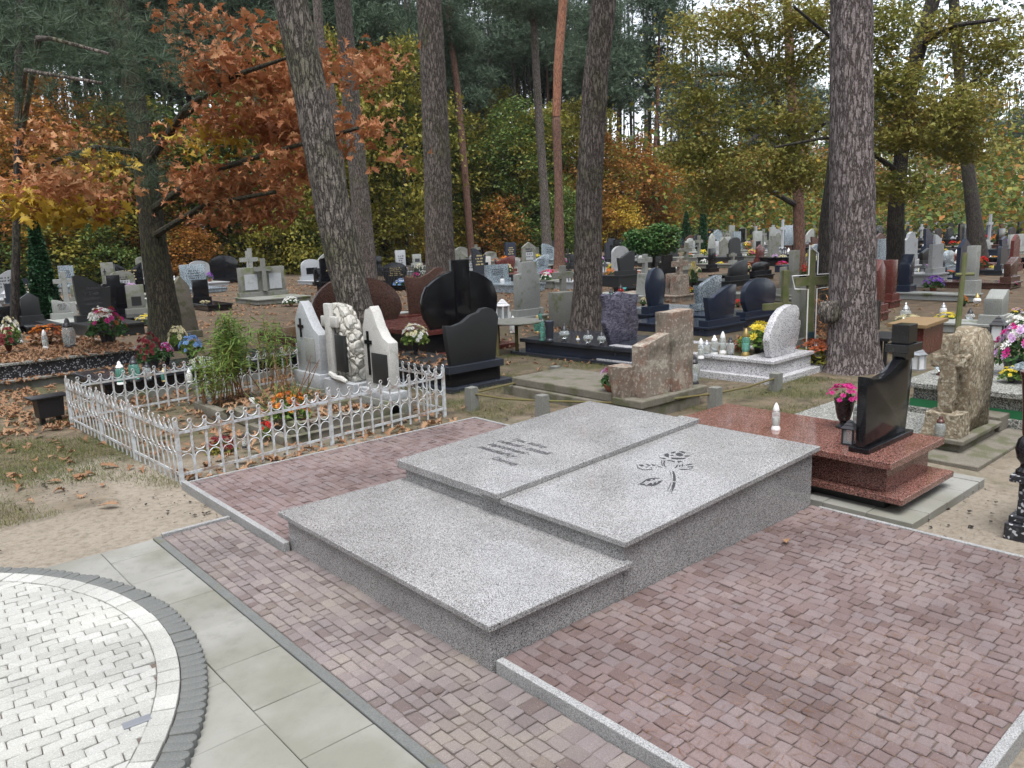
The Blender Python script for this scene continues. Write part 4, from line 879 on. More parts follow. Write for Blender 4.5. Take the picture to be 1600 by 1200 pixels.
MB().box(-.2, 1.75, -.12, 2.0, -.02, .07).build('base_slab', M['redst'], b2, False, .006); MB().box(.0, 1.5, .0, 1.9, .0705, .36).build('body', M['black'], b2, False, .004); MB().box(-.1, 1.62, -.06, 1.95, .3605, .43).build('slab', M['redst'], b2, False, .006)
big = [(.15, .431), (1.28, .431), (1.42, .55)]
for k in range(17):
    a = R_(-22 + 224 * k / 16); r = 1 + (.03 if k % 4 == 0 else 0); big.append((.74 + .74 * r * math.cos(a), .80 + .50 * r * math.sin(a)))
MB().prism(big, .0, .09).build('headstone', M['black'], b2, True, .005)
MB().box(.62, .90, -.03, .12, .431, 1.46).build('pillar', M['black'], b2, True, .006)
# brown graves
g = G(530, 548); b3 = empty('brown_double_grave', (6.35, 12.5, 0), R_(2), 'double brown granite headstone with two facing curves behind the leaning pine', 'grave')
MB().box(-.2, 2.2, -.1, 1.9, -.02, .18).build('base', M['brown'], b3, False, .006); MB().box(-.1, 2.1, -.05, .25, .1805, .30).build('plinth', M['brown'], b3, False, .006)
h1 = [(.05, .301), (.78, .301), (.88, .6), (.84, 1.0), (.80, 1.17)] + [(.78 - .78 * math.sin(R_(90 * k / 8)), .62 + .56 * math.cos(R_(90 * k / 8))) for k in range(9)]
h2 = [(.90, .301), (1.75, .301)] + [(.98 + .9 * math.cos(R_(a)), .55 + .60 * math.sin(R_(a))) for a in range(-5, 95, 10)] + [(.90, 1.08), (.93, .8)]
MB().prism(h1, .05, .14).build('headstone', M['brown'], b3, True, .006); MB().prism(h2, .05, .14).build('headstone', M['brown'], b3, True, .006)
b4 = empty('brown_grave', (9.0, 13.55, 0), R_(2), 'single brown granite wavy headstone beside the straight grey pine', 'grave')
MB().box(-.2, 1.35, -.1, 1.9, -.02, .16).build('base', M['brown'], b4, False, .006); MB().box(-.12, 1.25, -.05, .25, .1605, .26).build('slab', M['redst'], b4, False, .006)
w2 = [(.08, .261), (.95, .261), (1.10, .9), (1.08, 1.1), (.95, 1.18), (.8, 1.19), (.6, 1.08), (.35, 1.0), (.1, 1.02), (.0, 1.04), (.06, .7)]
MB().prism(w2, .05, .14).build('headstone', M['brown'], b4, True, .006)
g = G(612, 498); o = stalks('red_plant', g, .35, 14, .25, 'red_oak_leaves', 'dry_stem', 'low red-brown plant in a stone trough between the brown headstones', .12, .12, 14, .2)
tr = MB().taper(-.35, .35, -.15, .15, 0, .2, -.04).build('stone_trough', M['concl'], None, False, .01); tr.location = G(618, 503); tag(tr, 'pale stone trough between the brown headstones', 'trough')

# purple veined grave
pg = empty('purple_grave', (8.02, 6.75, 0), R_(3), 'dark grave with a purple-black veined headstone cut like a flame beside the central pine', 'grave')
MB().box(-.08, 1.3, -.05, 2.3, -.02, .05).build('base_slab', M['darkgrey'], pg, False, .006); MB().box(.0, 1.12, .05, 2.05, .0505, .20).build('body', M['navy'], pg, False, .004); MB().box(-.05, 1.2, .0, 2.12, .2005, .255).build('slab', M['darkgrey'], pg, False, .006)
fl = [(.22, .256), (.80, .256), (.86, .5), (.80, .72), (.86, .9), (.74, .90), (.60, .93), (.42, .97), (.30, .93), (.16, .96), (.06, .94), (.12, .75), (.08, .55)]
pgo = MB().prism([(x * 1.0, z) for x, z in fl], .55, .63).build('headstone', M['purple'], pg, True, .006); pgo.rotation_euler = (0, 0, 0)
for a, b, hh, cp, gl, kd, l_ in ((848, 532, .30, 'gglass', 'gglass', 'tall', 'green glass lantern at the left end of the dark purple grave'), (882, 534, .27, 'dplastic', 'glass', 'ball', 'round crystal lantern left of the central pine foot'), (919, 540, .25, 'dplastic', 'glass', 'ball', 'round crystal lantern right of the central pine foot'), (940, 540, .22, 'dplastic', 'glass', 'ball', 'round crystal lantern touching the purple veined headstone'), (903, 535, .1, 'gold', 'wglass', 'ball', 'tiny white rose candle between the crystal lanterns')):
    lantern(kd, onz(a, b, .255), hh, cp, gl, l_)
dv = empty('dark_vase', onz(859, 533, .255), 0, 'empty dark stone vase on the left end of the purple grave', 'vase')
MB().lathe([(.07, 0), (.07, .02), (.055, .04), (.065, .12), (.058, .2), (.075, .29), (.07, .3), (.05, .29)], 18).build('body', M['darkgrey'], dv, True)

# white granite grave with a curved headstone
wg = empty('white_granite_grave', (8.15, 4.78, 0), R_(2), 'pale speckled granite grave with a rounded shield headstone left of the thick pine', 'grave')
MB().box(-.1, 1.15, -.1, 2.6, -.02, .07).build('base_slab', M['whitegran'], wg, False, .006)
mb = MB().box(.0, .95, .0, .1, .0705, .22).box(.0, .1, .1, 2.4, .0705, .22).box(.85, .95, .1, 2.4, .0705, .22).box(.1, .85, 2.3, 2.4, .0705, .22); mb.build('surround', M['whitegran'], wg, False, .005)
MB().box(-.03, .98, -.03, .42, .2205, .26).box(-.03, .12, .4205, 2.43, .2205, .26).box(.83, .98, .4205, 2.43, .2205, .26).build('rim', M['whitegran'], wg, False, .005)
MB().box(.1, .85, .1, 2.3, .08, .24).build('bed', M['ground'], wg)
sh = [(.18, .261), (.72, .261), (.84, .45), (.88, .62), (.84, .66), (.88, .72), (.82, .78), (.80, .86)] + [(.56 - .56 * math.sin(R_(a)) + .12, .55 + .36 * math.cos(R_(a))) for a in range(0, 100, 12)]
sh = [(.18, .261), (.70, .261), (.80, .40), (.86, .58), (.86, .64), (.80, .66), (.83, .72), (.80, .80), (.74, .84), (.60, .86), (.42, .83), (.26, .74), (.14, .60), (.10, .47), (.13, .36)]
MB().prism(sh, .10, .19).build('headstone', M['whitegran'], wg, True, .008)
for a, b, hh, cp, gl, kd, l_ in ((1095, 560, .25, 'wplastic', 'glass', 'tall', 'leftmost pointed lantern on the sandy bed of the pale granite grave'), (1104, 556, .2, 'silver', 'glass', 'jar', 'small grey capped lantern second from left on the sandy bed'), (1116, 553, .24, 'wplastic', 'glass', 'jar', 'round white capped lantern in the middle of the sandy bed'), (1129, 552, .28, 'wplastic', 'glass', 'tall', 'tallest white pointed lantern on the sandy bed'), (1141, 556, .24, 'dplastic', 'glass', 'jar', 'dark capped round lantern on the sandy bed'), (1165, 556, .34, 'gold', 'gglass', 'tall', 'green ribbed lantern with a gold cap beside the pale rounded headstone')):
    lantern(kd, onz(a, b, .24), hh, cp, gl, l_)
flowers(onz(1188, 552, .24), .5, .42, ('yellow',), 'pot', 'dplastic', 'fresh_green', 'leafy bush with yellow flowers behind the pale rounded headstone', kind='sparse', leafs=1.2)
flowers(onz(1155, 548, .24), .3, .16, ('rust',), None, 'dplastic', 'litter', 'dry brown grass tuft on the sandy bed', name='grass_tuft', cat='plant')

# crosses by the thick pine
g = G(1262, 572); bc = empty('outlined_cross', g, R_(0), 'tall mossy metal cross outlined in white left of the thick pine', 'cross'); hh = hat(g, 390)
mb = MB().box(-.045, .045, -.03, .03, 0, hh).box(-.26, -.046, -.028, .028, hh * .70, hh * .77).box(.046, .26, -.028, .028, hh * .70, hh * .77); mb.build('cross', M['mosswood'], bc, False, .004)
ol = [(-.07, .15), (-.07, hh * .67), (-.28, hh * .68), (-.33, hh * .79), (-.07, hh * .79), (-.07, hh * 1.04), (.0, hh * 1.0), (.07, hh * .97), (.07, hh * .79), (.33, hh * .79), (.35, hh * .68), (.07, hh * .67), (.07, .15)]
MB().tube([(x, -.04, z) for x, z in ol], .008, 5).build('outline', M['whitepaint'], bc)
MB().box(-.045, .045, -.05, -.031, 0, .45).build('foot', M['blueplast'], bc)
bc.rotation_euler = (0, 0, R_(-20))
g = G(1224, 545); wc = empty('wooden_cross', g, R_(-25), 'plain greenish wooden cross between the black headstones and the outlined cross', 'cross'); hh = hat(g, 422)
cross_mb(MB(), .72, hh, .06, 0, 0, .10, .55).build('cross', M['mosswood'], wc, False, .004)
g = G(1488, 600); lc = empty('leaning_cross', g, R_(0), 'thin leaning birch cross in front of the pale obelisk', 'cross')
tp_ = RD(1508, 395, math.hypot(g[0], g[1])) - g; MB().tube([(0, 0, 0), tp_ * .5, tp_], [.035, .03, .025], 8).build('post', M['mosswood'], lc, True)
u = Vector((WM[0][0], WM[1][0], 0)).normalized(); c0 = Vector(tuple(tp_ * .84)); MB().tube([c0 - u * .08, c0 + u * .12], .018, 8).build('arm', M['mosswood'], lc, True)
g = G(1275, 575); flowers(g, .6, .42, ('rust',), 'pot', 'dplastic', 'olive_leaves', 'brown leafy bush in a rusty bowl at the thick pine foot', kind='sparse'); g = G(1240, 558); flowers(g, .4, .55, ('orange', 'rust'), 'pot', 'dplastic', 'red_oak_leaves', 'orange and rust bouquet behind the pale rounded headstone', kind='dome')
g = G(1285, 545); stalks('red_bush', g, .95, 10, .2, 'red_oak_leaves', 'dry_stem', 'red-leaved shrub between the outlined cross and thick pine', .15, .09, 40, .2)
lantern('ball', G(1236, 572) + [0, 0, .1], .25, 'dplastic', 'glass', 'dark round lantern at the foot of the outlined cross'); lantern('jar', G(1272, 566), .28, 'silver', 'glass', 'bluish lantern right of the outlined cross foot')

# bench right of the thick pine, with slatted back
g = P(1385, 540, .0); bn = empty('slatted_bench', (*P(1382, 578, 0)[:2], 0), R_(8), 'black slatted bench right of the thick pine trunk', 'bench')
mb = MB()
for k in range(9): mb.box(-.05 + k * .075, -.05 + k * .075 + .055, .25, .27, .42, .80)
mb.build('backrest', M['blackwood'], bn); MB().box(-.05, .62, -.05, .24, .36, .40).build('seat', M['blackwood'], bn, False, .005); 
for a, b in ((-.02, 0), (.56, 0), (-.02, .22), (.56, .22)): MB().box(a, a + .04, b - .02, b + .02, 0, .36).build('leg', M['blackwood'], bn)
tbx = empty('wooden_box_bench', (*P(1440, 548, 0)[:2], 0), R_(5), 'brown boarded box seat with a plank top behind the black headstone', 'bench')
MB().box(-.55, .45, -.2, .3, .38, .43).build('seat', M['wood'], tbx, False, .005); MB().box(-.48, .4, -.15, .25, 0, .379).build('box', M['redst'], tbx)

# small table left of central pine
tt = empty('garden_table', G(808, 552), 0, 'thin round-topped mossy table with a single post left of the central pine', 'table')
MB().lathe([(.42, .0), (.43, .015), (.42, .03)], 28, (0, 0, .48)).build('tabletop', M['conc'], tt, True); MB().tube([(0, 0, 0), (0, 0, .48)], .028, 10).build('leg', M['rustpipe'], tt, True); MB().tube([(-.35, .05, 0), (-.35, .05, .48)], .03, 8).build('leg', M['rustpipe'], tt, True)
q0 = np.array(tt.location); lantern('jar', (q0[0] + .28, q0[1] - .25, .51), .0 + .14, 'dplastic', 'gglass', 'small black capped lantern on the right end of the round table')
lantern('house', G(787, 530) + [0, 0, .35], .36, 'wplastic', 'glass', 'white house shaped lantern beside the large black headstone')
# ================================================================== the rows of graves: stone foot px,py  top row  width  outline
GR = [
 # left field, inscriptions towards us
 (108, 500, 424, 30, 'cross', 'concl', 'grey concrete cross', dict(t=.1, sdir=-1, plinth=.3, fill='ground')), (100, 508, 468, 26, 'slantr', 'concl', 'small grey slanted headstone', dict(sdir=-1, text=5)),
 (152, 505, 462, 20, 'rect', 'concl', 'narrow white inscribed slab', dict(sdir=-1, text=5, slab=1.0)), (128, 478, 444, 26, 'rect', 'conc', 'grey stone with black plaque', dict(sdir=-1, plaque='blackrough')),
 (184, 500, 430, 34, 'pillar', 'black', 'black stepped headstone', dict(sdir=-1)), (172, 455, 410, 18, 'rect', 'conc', 'grey slab with iron cross', dict(sdir=-1, cross='blackiron')),
 (205, 458, 411, 40, 'mtop', 'black', 'black notched headstone', dict(sdir=-1, text=4)), (216, 500, 445, 26, 'rect', 'conc', 'grey block monument', dict(sdir=-1, plaque='blackrough')),
 (52, 512, 457, 26, 'peak', 'blackrough', 'dark leaning headstone', dict(sdir=-1)), (20, 512, 478, 30, 'rect', 'black', 'low black headstone', dict(sdir=-1)),
 (290, 528, 431, 42, 'obelisk', 'mossconc', 'tall mossy pointed slab', dict(sdir=-1, t=.14, slab=0)), (304, 455, 413, 38, 'rect', 'bluegran', 'grey tablet with four lines', dict(sdir=-1, text=4)),
 (316, 480, 437, 24, 'rect', 'black', 'small black headstone', dict(sdir=-1)), (352, 440, 399, 44, 'arch', 'black', 'wide black headstone', dict(sdir=-1)),
 (412, 470, 417, 70, 'rect', 'conc', 'grey double tablet monument', dict(sdir=-1, t=.2)), (391, 440, 392, 26, 'cross', 'concl', 'white stone cross', dict(sdir=-1, slab=0)),
 (488, 443, 405, 32, 'arch', 'marble', 'white arched headstone', dict(sdir=-1, plaque='black')), (498, 446, 419, 14, 'arch', 'black', 'small black arched stone', dict(sdir=-1, slab=0)),
 (590, 430, 400, 16, 'rect', 'black', 'small black tablet', dict(sdir=-1)), (618, 450, 410, 42, 'half', 'black', 'black rounded headstone with text', dict(sdir=-1, text=5)),
 (627, 428, 391, 16, 'rect', 'marble', 'white tablet with cap', dict(sdir=-1, text=4)), (652, 420, 397, 14, 'rect', 'concl', 'small grey tablet', dict(sdir=-1, plaque='engrave')),
 (708, 420, 389, 14, 'rect', 'artstone', 'white tablet with cross', dict(sdir=-1, cross='engrave', plaque='blackrough')), (734, 440, 390, 28, 'mtop', 'conc', 'grey notched headstone', dict(sdir=-1, plaque='marble', text=5)),
 (725, 440, 398, 18, 'cross', 'concl', 'pale stone cross', dict(sdir=-1, slab=0)), (757, 430, 401, 22, 'rect', 'artstone', 'white framed headstone', dict(sdir=-1, cross='engrave', plaque='black')),
 (790, 432, 400, 32, 'wave', 'redst', 'dark red wavy headstone', dict(sdir=-1)), (806, 430, 402, 14, 'arch', 'concl', 'grey arched tablet', dict(sdir=-1, text=5)),
 (795, 408, 391, 14, 'cross', 'concl', 'small stone cross', dict(sdir=-1, slab=0)), (845, 432, 398, 28, 'wave', 'bluegran', 'grey wavy headstone with text', dict(sdir=-1, text=6)),
 (825, 505, 409, 42, 'pillar', 'concl', 'tall grey shouldered headstone', dict(t=.12)), (880, 510, 456, 44, 'rect', 'conc', 'broad mossy concrete block', dict(t=.3, slab=0, plinth=0)),
 (880, 470, 415, 34, 'cross', 'conc', 'grey concrete cross', dict(slab=0)), (888, 425, 388, 12, 'cross', 'blackiron', 'thin black iron cross', dict(slab=0, t=.03, plinth=.1)),
 (898, 420, 397, 16, 'rect', 'blackrough', 'dark grey tablet', dict()), (948, 428, 412, 12, 'rect', 'artstone', 'small white tablet', dict(sdir=-1, text=3)),
 (971, 428, 398, 30, 'gable', 'bluegran', 'grey gabled headstone', dict(t=.12)), (971, 396, 378, 10, 'cross', 'concl', 'small stone cross', dict(slab=0)),
 (1008, 470, 397, 24, 'cross', 'concl', 'pale ridged concrete cross', dict(plinth=.55)), (1062, 470, 404, 26, 'cross', 'lichen', 'brownish stone cross', dict(plinth=.5, t=.1)), (1051, 468, 427, 22, 'rect', 'lichen', 'brownish stone slab', dict()),
 (1024, 500, 418, 34, 'half', 'navy', 'dark blue oval headstone', dict(t=.09)), (1051, 425, 406, 22, 'rect', 'black', 'black low headstone', dict()),
 (1105, 495, 431, 42, 'wave', 'bluegran', 'pale blue-grey wavy headstone', dict(t=.1)), (1124, 520, 446, 50, 'wave', 'navy', 'blue-black heart shaped headstone', dict(t=.1, plinth=.1)),
 (1184, 505, 434, 52, 'round', 'navy', 'blue-black curved headstone', dict(t=.1, plinth=.1)), (1152, 446, 407, 30, 'slant', 'blackrough', 'dark green-black curved headstone', dict()), (1188, 437, 409, 26, 'arch', 'black', 'black rounded headstone', dict()),
 (1239, 470, 391, 16, 'rect', 'conc', 'tall grey slab', dict(t=.14)), (1225, 470, 417, 14, 'rect', 'conc', 'grey concrete slab', dict(t=.14)), (1252, 560, 443, 36, 'rect', 'conc', 'grey weathered concrete slab', dict(t=.12, slab=.6)),
 (1078, 398, 372, 16, 'gable', 'concl', 'grey chapel shaped headstone', dict(sdir=-1, text=5)), (1112, 405, 365, 14, 'obelisk', 'concl', 'pale pointed headstone', dict()), (1118, 402, 377, 10, 'rect', 'marble', 'white tablet', dict(plaque='concl')),
 (1134, 398, 370, 14, 'rect', 'concl', 'pale framed stone', dict(plaque='black')), (1143, 385, 352, 10, 'rect', 'concl', 'slim pale pillar', dict()), (1183, 402, 361, 14, 'rect', 'concl', 'pale stone with dark doorway', dict(plaque='black')),
 (1206, 405, 355, 10, 'rect', 'concl', 'slim pale pillar', dict()), (1222, 395, 343, 10, 'cross', 'marble', 'white stone cross', dict()), (1233, 392, 352, 16, 'rect', 'bluegran', 'grey glossy tablet', dict()),
 (1112, 425, 388, 12, 'rect', 'black', 'black headstone', dict()), (1145, 418, 395, 12, 'cross', 'conc', 'grey stone cross', dict()), (1187, 415, 382, 14, 'peak', 'redst', 'red gabled headstone', dict()),
 # right of the thick pine
 (1366, 500, 405, 28, 'peak', 'redst', 'red granite headstone', dict(t=.2)), (1348, 480, 401, 20, 'rect', 'conc', 'grey concrete slab', dict(t=.15)), (1388, 480, 406, 16, 'rect', 'redst', 'dark red headstone', dict(t=.2)),
 (1414, 465, 397, 22, 'wave', 'navy', 'navy blue headstone', dict(t=.25)), (1444, 420, 388, 16, 'wave', 'blackrough', 'black headstone', dict(t=.12)), (1464, 435, 405, 20, 'rect', 'navy', 'slate blue headstone', dict(t=.12)),
 (1480, 430, 391, 18, 'arch', 'bluegran', 'grey-blue arched headstone', dict(t=.12)), (1494, 420, 396, 10, 'peak', 'redst', 'reddish brown slim headstone', dict()), (1457, 412, 397, 10, 'arch', 'concl', 'small white arched stone', dict()),
 (1516, 470, 384, 16, 'rect', 'concl', 'pale obelisk monument', dict(t=.2, plinth=.3)), (1553, 520, 453, 34, 'wave', 'concl', 'grey-green upright block', dict(t=.25, slab=.8)), (1541, 400, 374, 10, 'slantr', 'concl', 'white curved headstone', dict()),
 (1562, 392, 357, 12, 'rect', 'black', 'tall black headstone', dict()), (1586, 398, 366, 20, 'rect', 'concl', 'pale panel monument', dict(plaque='marble')), (1577, 450, 402, 20, 'wave', 'brown', 'brown headstone', dict(t=.15)),
 (1477, 366, 346, 12, 'arch', 'black', 'small black arched stone', dict()), (1445, 368, 341, 14, 'arch', 'black', 'dark domed headstone', dict()), (1433, 366, 345, 10, 'rect', 'concl', 'pale framed stone', dict(plaque='black')), (1417, 372, 347, 12, 'cross', 'marble', 'white table monument', dict()),
 (1373, 385, 352, 14, 'arch', 'black', 'dark arched headstone', dict()), (1465, 362, 347, 10, 'rect', 'marble', 'white tablet', dict()), (1412, 350, 328, 4, 'cross', 'concl', 'thin tall cross', dict(slab=0)),
 (1393, 385, 360, 10, 'rect', 'conc', 'grey pillar', dict(t=.15)), (1548, 366, 350, 12, 'rect', 'greentrim', 'dark green headstone', dict()),
]
PL = []
for px_, pb, pt_, wp, kd, m_, ds, kw in GR:
    kw = dict(kw); t_ = kw.pop('t', .1); o = GG(px_, pb, pt_, wp, kd, m_, ds, t_, 'X', **kw); PL.append((px_, pb, G(px_, pb)))
    if ds == 'grey double tablet monument':
        w_ = wid(px_, G(px_, pb), wp, t_); h_ = hat(G(px_, pb), pt_)
        for sx_ in (-1, 1): MB().box(sx_ * w_ * .27 - .2, sx_ * w_ * .27 + .2, -.13, -.102, h_ * .35, h_ * .8).build('plaque', M['marble'], o)
        cross_mb(MB(), .6, h_ * .95, .1, 0, h_ * .3).xf(Matrix.Translation((0, -.19, 0))).build('cross', M['conc'], o)
# double monument extras
g = G(421, 470)
for x_, l_ in ((374 + 20, 'left'), (433, 'right')):
    pass
# far rows filled in on a plan of plots
kinds = ['rect', 'arch', 'wave', 'waver', 'slant', 'slantr', 'cross', 'gable', 'rect', 'arch', 'peak', 'cross', 'pillar']
kn = {'rect': 'tablet', 'arch': 'arched headstone', 'wave': 'wavy headstone', 'waver': 'wavy headstone', 'slant': 'slanted headstone', 'slantr': 'slanted headstone', 'cross': 'stone cross', 'gable': 'gabled headstone', 'peak': 'peaked headstone', 'pillar': 'shouldered headstone'}
mats = [('black', 'black'), ('blackrough', 'dull black'), ('darkgrey', 'dark grey'), ('concl', 'pale'), ('greyb', 'white'), ('conc', 'grey'), ('bluegran', 'blue-grey'), ('redst', 'dark red'), ('navy', 'navy'), ('black', 'black'), ('brown', 'brown'), ('conc', 'grey'), ('greyb', 'white')]
FL = []
gr = random.Random(11)
def row_zone(pxa, pxb, da, db, n, tries=4000):
    c = 0
    for _ in range(tries):
        if c >= n: break
        px_ = gr.uniform(pxa, pxb); d_ = gr.uniform(da, db); q = RD(px_, 370, d_); x, y = q[0], q[1]
        x = round(x / 1.5) * 1.5 + gr.uniform(-.12, .12); y = round(y / 2.8) * 2.8 + gr.uniform(-.2, .2); z = float(terr(x, y)); pj = proj((x, y, z))
        if not (-20 < pj[0] < 1620): continue
        if any(math.hypot(x - p[0], y - p[1]) < 1.45 for _, _, p in PL): continue
        PL.append((pj[0], pj[1], np.array([x, y, z]))); k = gr.choice(kinds); m_, mn_ = gr.choice(mats); w_ = gr.uniform(.55, .95); h = gr.uniform(.8, 1.35)
        if k == 'cross': w_ = .55; m_, mn_ = gr.choice([('concl', 'pale'), ('greyb', 'white'), ('conc', 'grey'), ('black', 'black')]); h = gr.uniform(1.1, 1.7)
        sd = -1 if pj[0] < 900 else 1
        stone_grave((x, y, z), w_, h, k, m_, .1, R_(gr.uniform(-3, 3)), slab=1.6, sdir=sd, sh=gr.choice([.16, .25, .35]), slabm=gr.choice([m_, 'conc', 'concl', 'black']) if k == 'cross' else m_, desc=mn_ + ' ' + kn[k], text=4 if (sd < 0 and k != 'cross') else 0, plaque=gr.choice([None, None, 'black', 'marble']) if m_ in ('conc', 'concl', 'artstone') and sd < 0 else None, bev=0)
        FL.append((x, y, z, sd)); c += 1
row_zone(1065, 1300, 34, 75, 64); row_zone(1340, 1600, 24, 44, 26); row_zone(1340, 1600, 44, 95, 62); row_zone(925, 1065, 22, 48, 10)
row_zone(0, 250, 20, 38, 8); row_zone(300, 560, 24, 40, 4); row_zone(700, 910, 24, 44, 12)
# flowers and lanterns seen in the photograph: px, foot row, top row, width, colours, description
FW = [(205, 440, 434, 12, ('lilac',), 'lilac chrysanthemum pot'), (212, 446, 434, 20, ('lilac',), 'lilac chrysanthemum dome'), (118, 447, 439, 18, ('orange', 'red'), 'orange and red bouquet'), (228, 508, 490, 30, ('yellow',), 'yellow chrysanthemum pot'), (210, 495, 483, 24, ('yellow',), 'yellow flower spray'), (48, 508, 497, 22, ('orange',), 'orange chrysanthemum pot'),
      (75, 488, 476, 20, ('orange', 'yellow'), 'orange and yellow bouquet'), (320, 480, 468, 22, ('cream',), 'cream rose bunch'), (385, 420, 411, 14, ('red', 'cream'), 'red and cream bouquet'), (455, 478, 462, 26, ('white',), 'white carnation bunch'), (584, 424, 409, 14, ('white',), 'white rose bouquet'),
      (629, 452, 434, 30, ('white', 'blue'), 'blue and white bouquet'), (655, 430, 410, 18, ('white', 'cream'), 'white and green bouquet'), (663, 440, 420, 14, ('white',), 'white flower vase'), (651, 440, 424, 12, ('pink',), 'magenta flower vase'), (711, 428, 415, 16, ('yellow',), 'yellow flower bouquet'), (713, 416, 402, 10, ('pink', 'white'), 'pink and white bunch'),
      (795, 432, 411, 14, ('cream',), 'white lily vase'), (858, 435, 420, 30, ('pink', 'red'), 'pink and red flower row'), (878, 418, 401, 20, ('white', 'pink'), 'white and pink spray'), (983, 426, 411, 14, ('yellow',), 'bright yellow chrysanthemum'), (972, 430, 419, 18, ('white', 'cream'), 'white flower arrangement'), (993, 440, 420, 20, ('rust',), 'brown heather bowl'), (976, 458, 449, 12, ('cyan',), 'turquoise ribbon bunch'),
      (1005, 478, 463, 10, ('cream',), 'single pale rose'), (1028, 492, 480, 18, ('red',), 'red begonia pot'), (1083, 450, 405, 14, ('cream', 'yellow'), 'tall pale yellow bouquet'), (1100, 415, 404, 14, ('white',), 'white chrysanthemum pot'), (1088, 428, 416, 16, ('cream',), 'cream and green bouquet'), (1125, 418, 408, 14, ('yellow',), 'lemon yellow chrysanthemum'), (1134, 412, 404, 12, ('orange', 'cream'), 'peach and cream bunch'),
      (1080, 460, 448, 14, ('orange', 'yellow'), 'orange lily bunch'), (1082, 500, 487, 14, ('white',), 'small green and white pot'), (1153, 480, 466, 16, ('red',), 'vivid red poinsettia'), (1215, 388, 372, 12, ('red',), 'red flowers in vase'), (1222, 417, 407, 20, ('pink', 'red'), 'pink and red cushion'), (1200, 415, 407, 22, ('orange', 'cream'), 'orange flower row'), (1169, 425, 410, 10, ('orange', 'cream'), 'orange and cream bunch'),
      (1244, 443, 437, 18, ('cream', 'yellow'), 'cream roses on slab'), (1258, 427, 420, 12, ('white',), 'white ribbon flowers'), (1371, 375, 364, 10, ('yellow',), 'small yellow pot'), (1458, 455, 428, 32, ('violet', 'purple'), 'violet chrysanthemum bush'), (1438, 433, 418, 18, ('cream', 'white'), 'cream rose bush'), (1483, 432, 421, 18, ('red', 'orange'), 'red basket of flowers'), (1503, 366, 354, 10, ('purple',), 'purple flower pot'),
      (1549, 410, 399, 30, ('orange', 'red', 'yellow'), 'orange and red flower bank'), (1560, 425, 412, 30, ('yellow', 'cream'), 'yellow-green flower bank'), (1573, 450, 435, 30, ('pink',), 'bright pink chrysanthemum'), (1418, 392, 384, 12, ('yellow',), 'low yellow plant'), (1449, 371, 366, 24, ('yellow', 'cream'), 'yellow flower bed'), (1418, 516, 489, 44, ('cream',), 'dark leafy heather bush'), (1478, 512, 485, 36, ('yellow',), 'lime green juniper plant'),
      (1588, 495, 480, 20, ('yellow', 'lilac'), 'yellow and pink tulips'), (1540, 378, 366, 18, ('red', 'orange'), 'red flower bank'), (1572, 368, 358, 20, ('red', 'white'), 'red and white flower bank'), (1505, 478, 460, 14, ('orange',), 'dry orange twigs')]
def near_top(px_, pb):                            # slabs are .16 to .25 high; a pot rests on the ground in front unless a slab lies under it
    g = G(px_, pb); return g
fol_for = {'dark leafy heather bush': 'plant_green', 'lime green juniper plant': 'fresh_green'}
for px_, pb, pt_, wp, cs, ds in FW:
    g = G(px_, pb); wd_ = max(.16, wp * depth(g) / FPX); h = max(.18, hat(g, pt_)); flowers(g, wd_ * 1.05, h, cs, random.choice(['pot', 'pot', 'vase']) if 'vase' not in ds else 'vase', random.choice(['dplastic', 'terracotta', 'darkvase']), fol_for.get(ds, 'plant_green'), desc=ds)
LN = [(1547, 412, 'wplastic', 'glass'), (1515, 505, 'dplastic', 'glass'), (1414, 502, 'silver', 'glass'), (1473, 498, 'silver', 'wglass'), (1526, 478, 'gold', 'wglass'), (1500, 425, 'silver', 'glass'), (1571, 432, 'silver', 'glass'), (1582, 430, 'silver', 'glass'), (1424, 378, 'wplastic', 'wglass'), (1433, 447, 'wplastic', 'wglass'),
      (970, 462, 'dplastic', 'rglass'), (955, 470, 'dplastic', 'gglass'), (1046, 459, 'dplastic', 'glass'), (784, 432, 'wplastic', 'glass'), (750, 443, 'dplastic', 'wglass'), (1166, 408, 'wplastic', 'wglass'), (1183, 408, 'wplastic', 'wglass'), (430, 459, 'wplastic', 'wglass'), (393, 459, 'wplastic', 'wglass'), (1232, 398, 'wplastic', 'wglass'), (840, 520, 'gold', 'gglass'), (802, 520, 'wplastic', 'wglass')]
nmc = {'wplastic': 'white capped', 'dplastic': 'dark capped', 'silver': 'silver capped', 'gold': 'gold capped'}; nmg = {'glass': 'clear', 'wglass': 'milky', 'gglass': 'green', 'rglass': 'red'}
for px_, pb, c_, g_ in LN: lantern(random.choice(['tall', 'jar', 'ball']), G(px_, pb), random.uniform(.26, .36), c_, g_, None, desc=nmc[c_] + ' ' + nmg[g_] + ' lantern')
# flowers and lanterns on the far plots
cl = ['yellow', 'white', 'pink', 'orange', 'red', 'cream', 'purple', 'lilac', 'yellow', 'white', 'orange']
for i, (x, y, z, sd) in enumerate(FL):
    for j in range(gr.choice([1, 1, 2, 2, 3]) if x > 20 else gr.choice([0, 1, 1])):
        if gr.random() < .62:
            c_ = gr.choice(cl); flowers((x + gr.uniform(-.3, .3), y + sd * gr.uniform(.35, 1.2), z + .16), gr.uniform(.3, .5), gr.uniform(.3, .5), (c_,), 'pot', gr.choice(['dplastic', 'terracotta']), desc=c_ + ' flower pot')
        else:
            c_ = gr.choice(['wplastic', 'dplastic', 'silver']); lantern(gr.choice(['tall', 'jar', 'house']), (x + gr.uniform(-.3, .3), y + sd * gr.uniform(.35, 1.2), z + .16), gr.uniform(.28, .4), c_, 'wglass', None, desc=nmc[c_] + ' milky lantern')
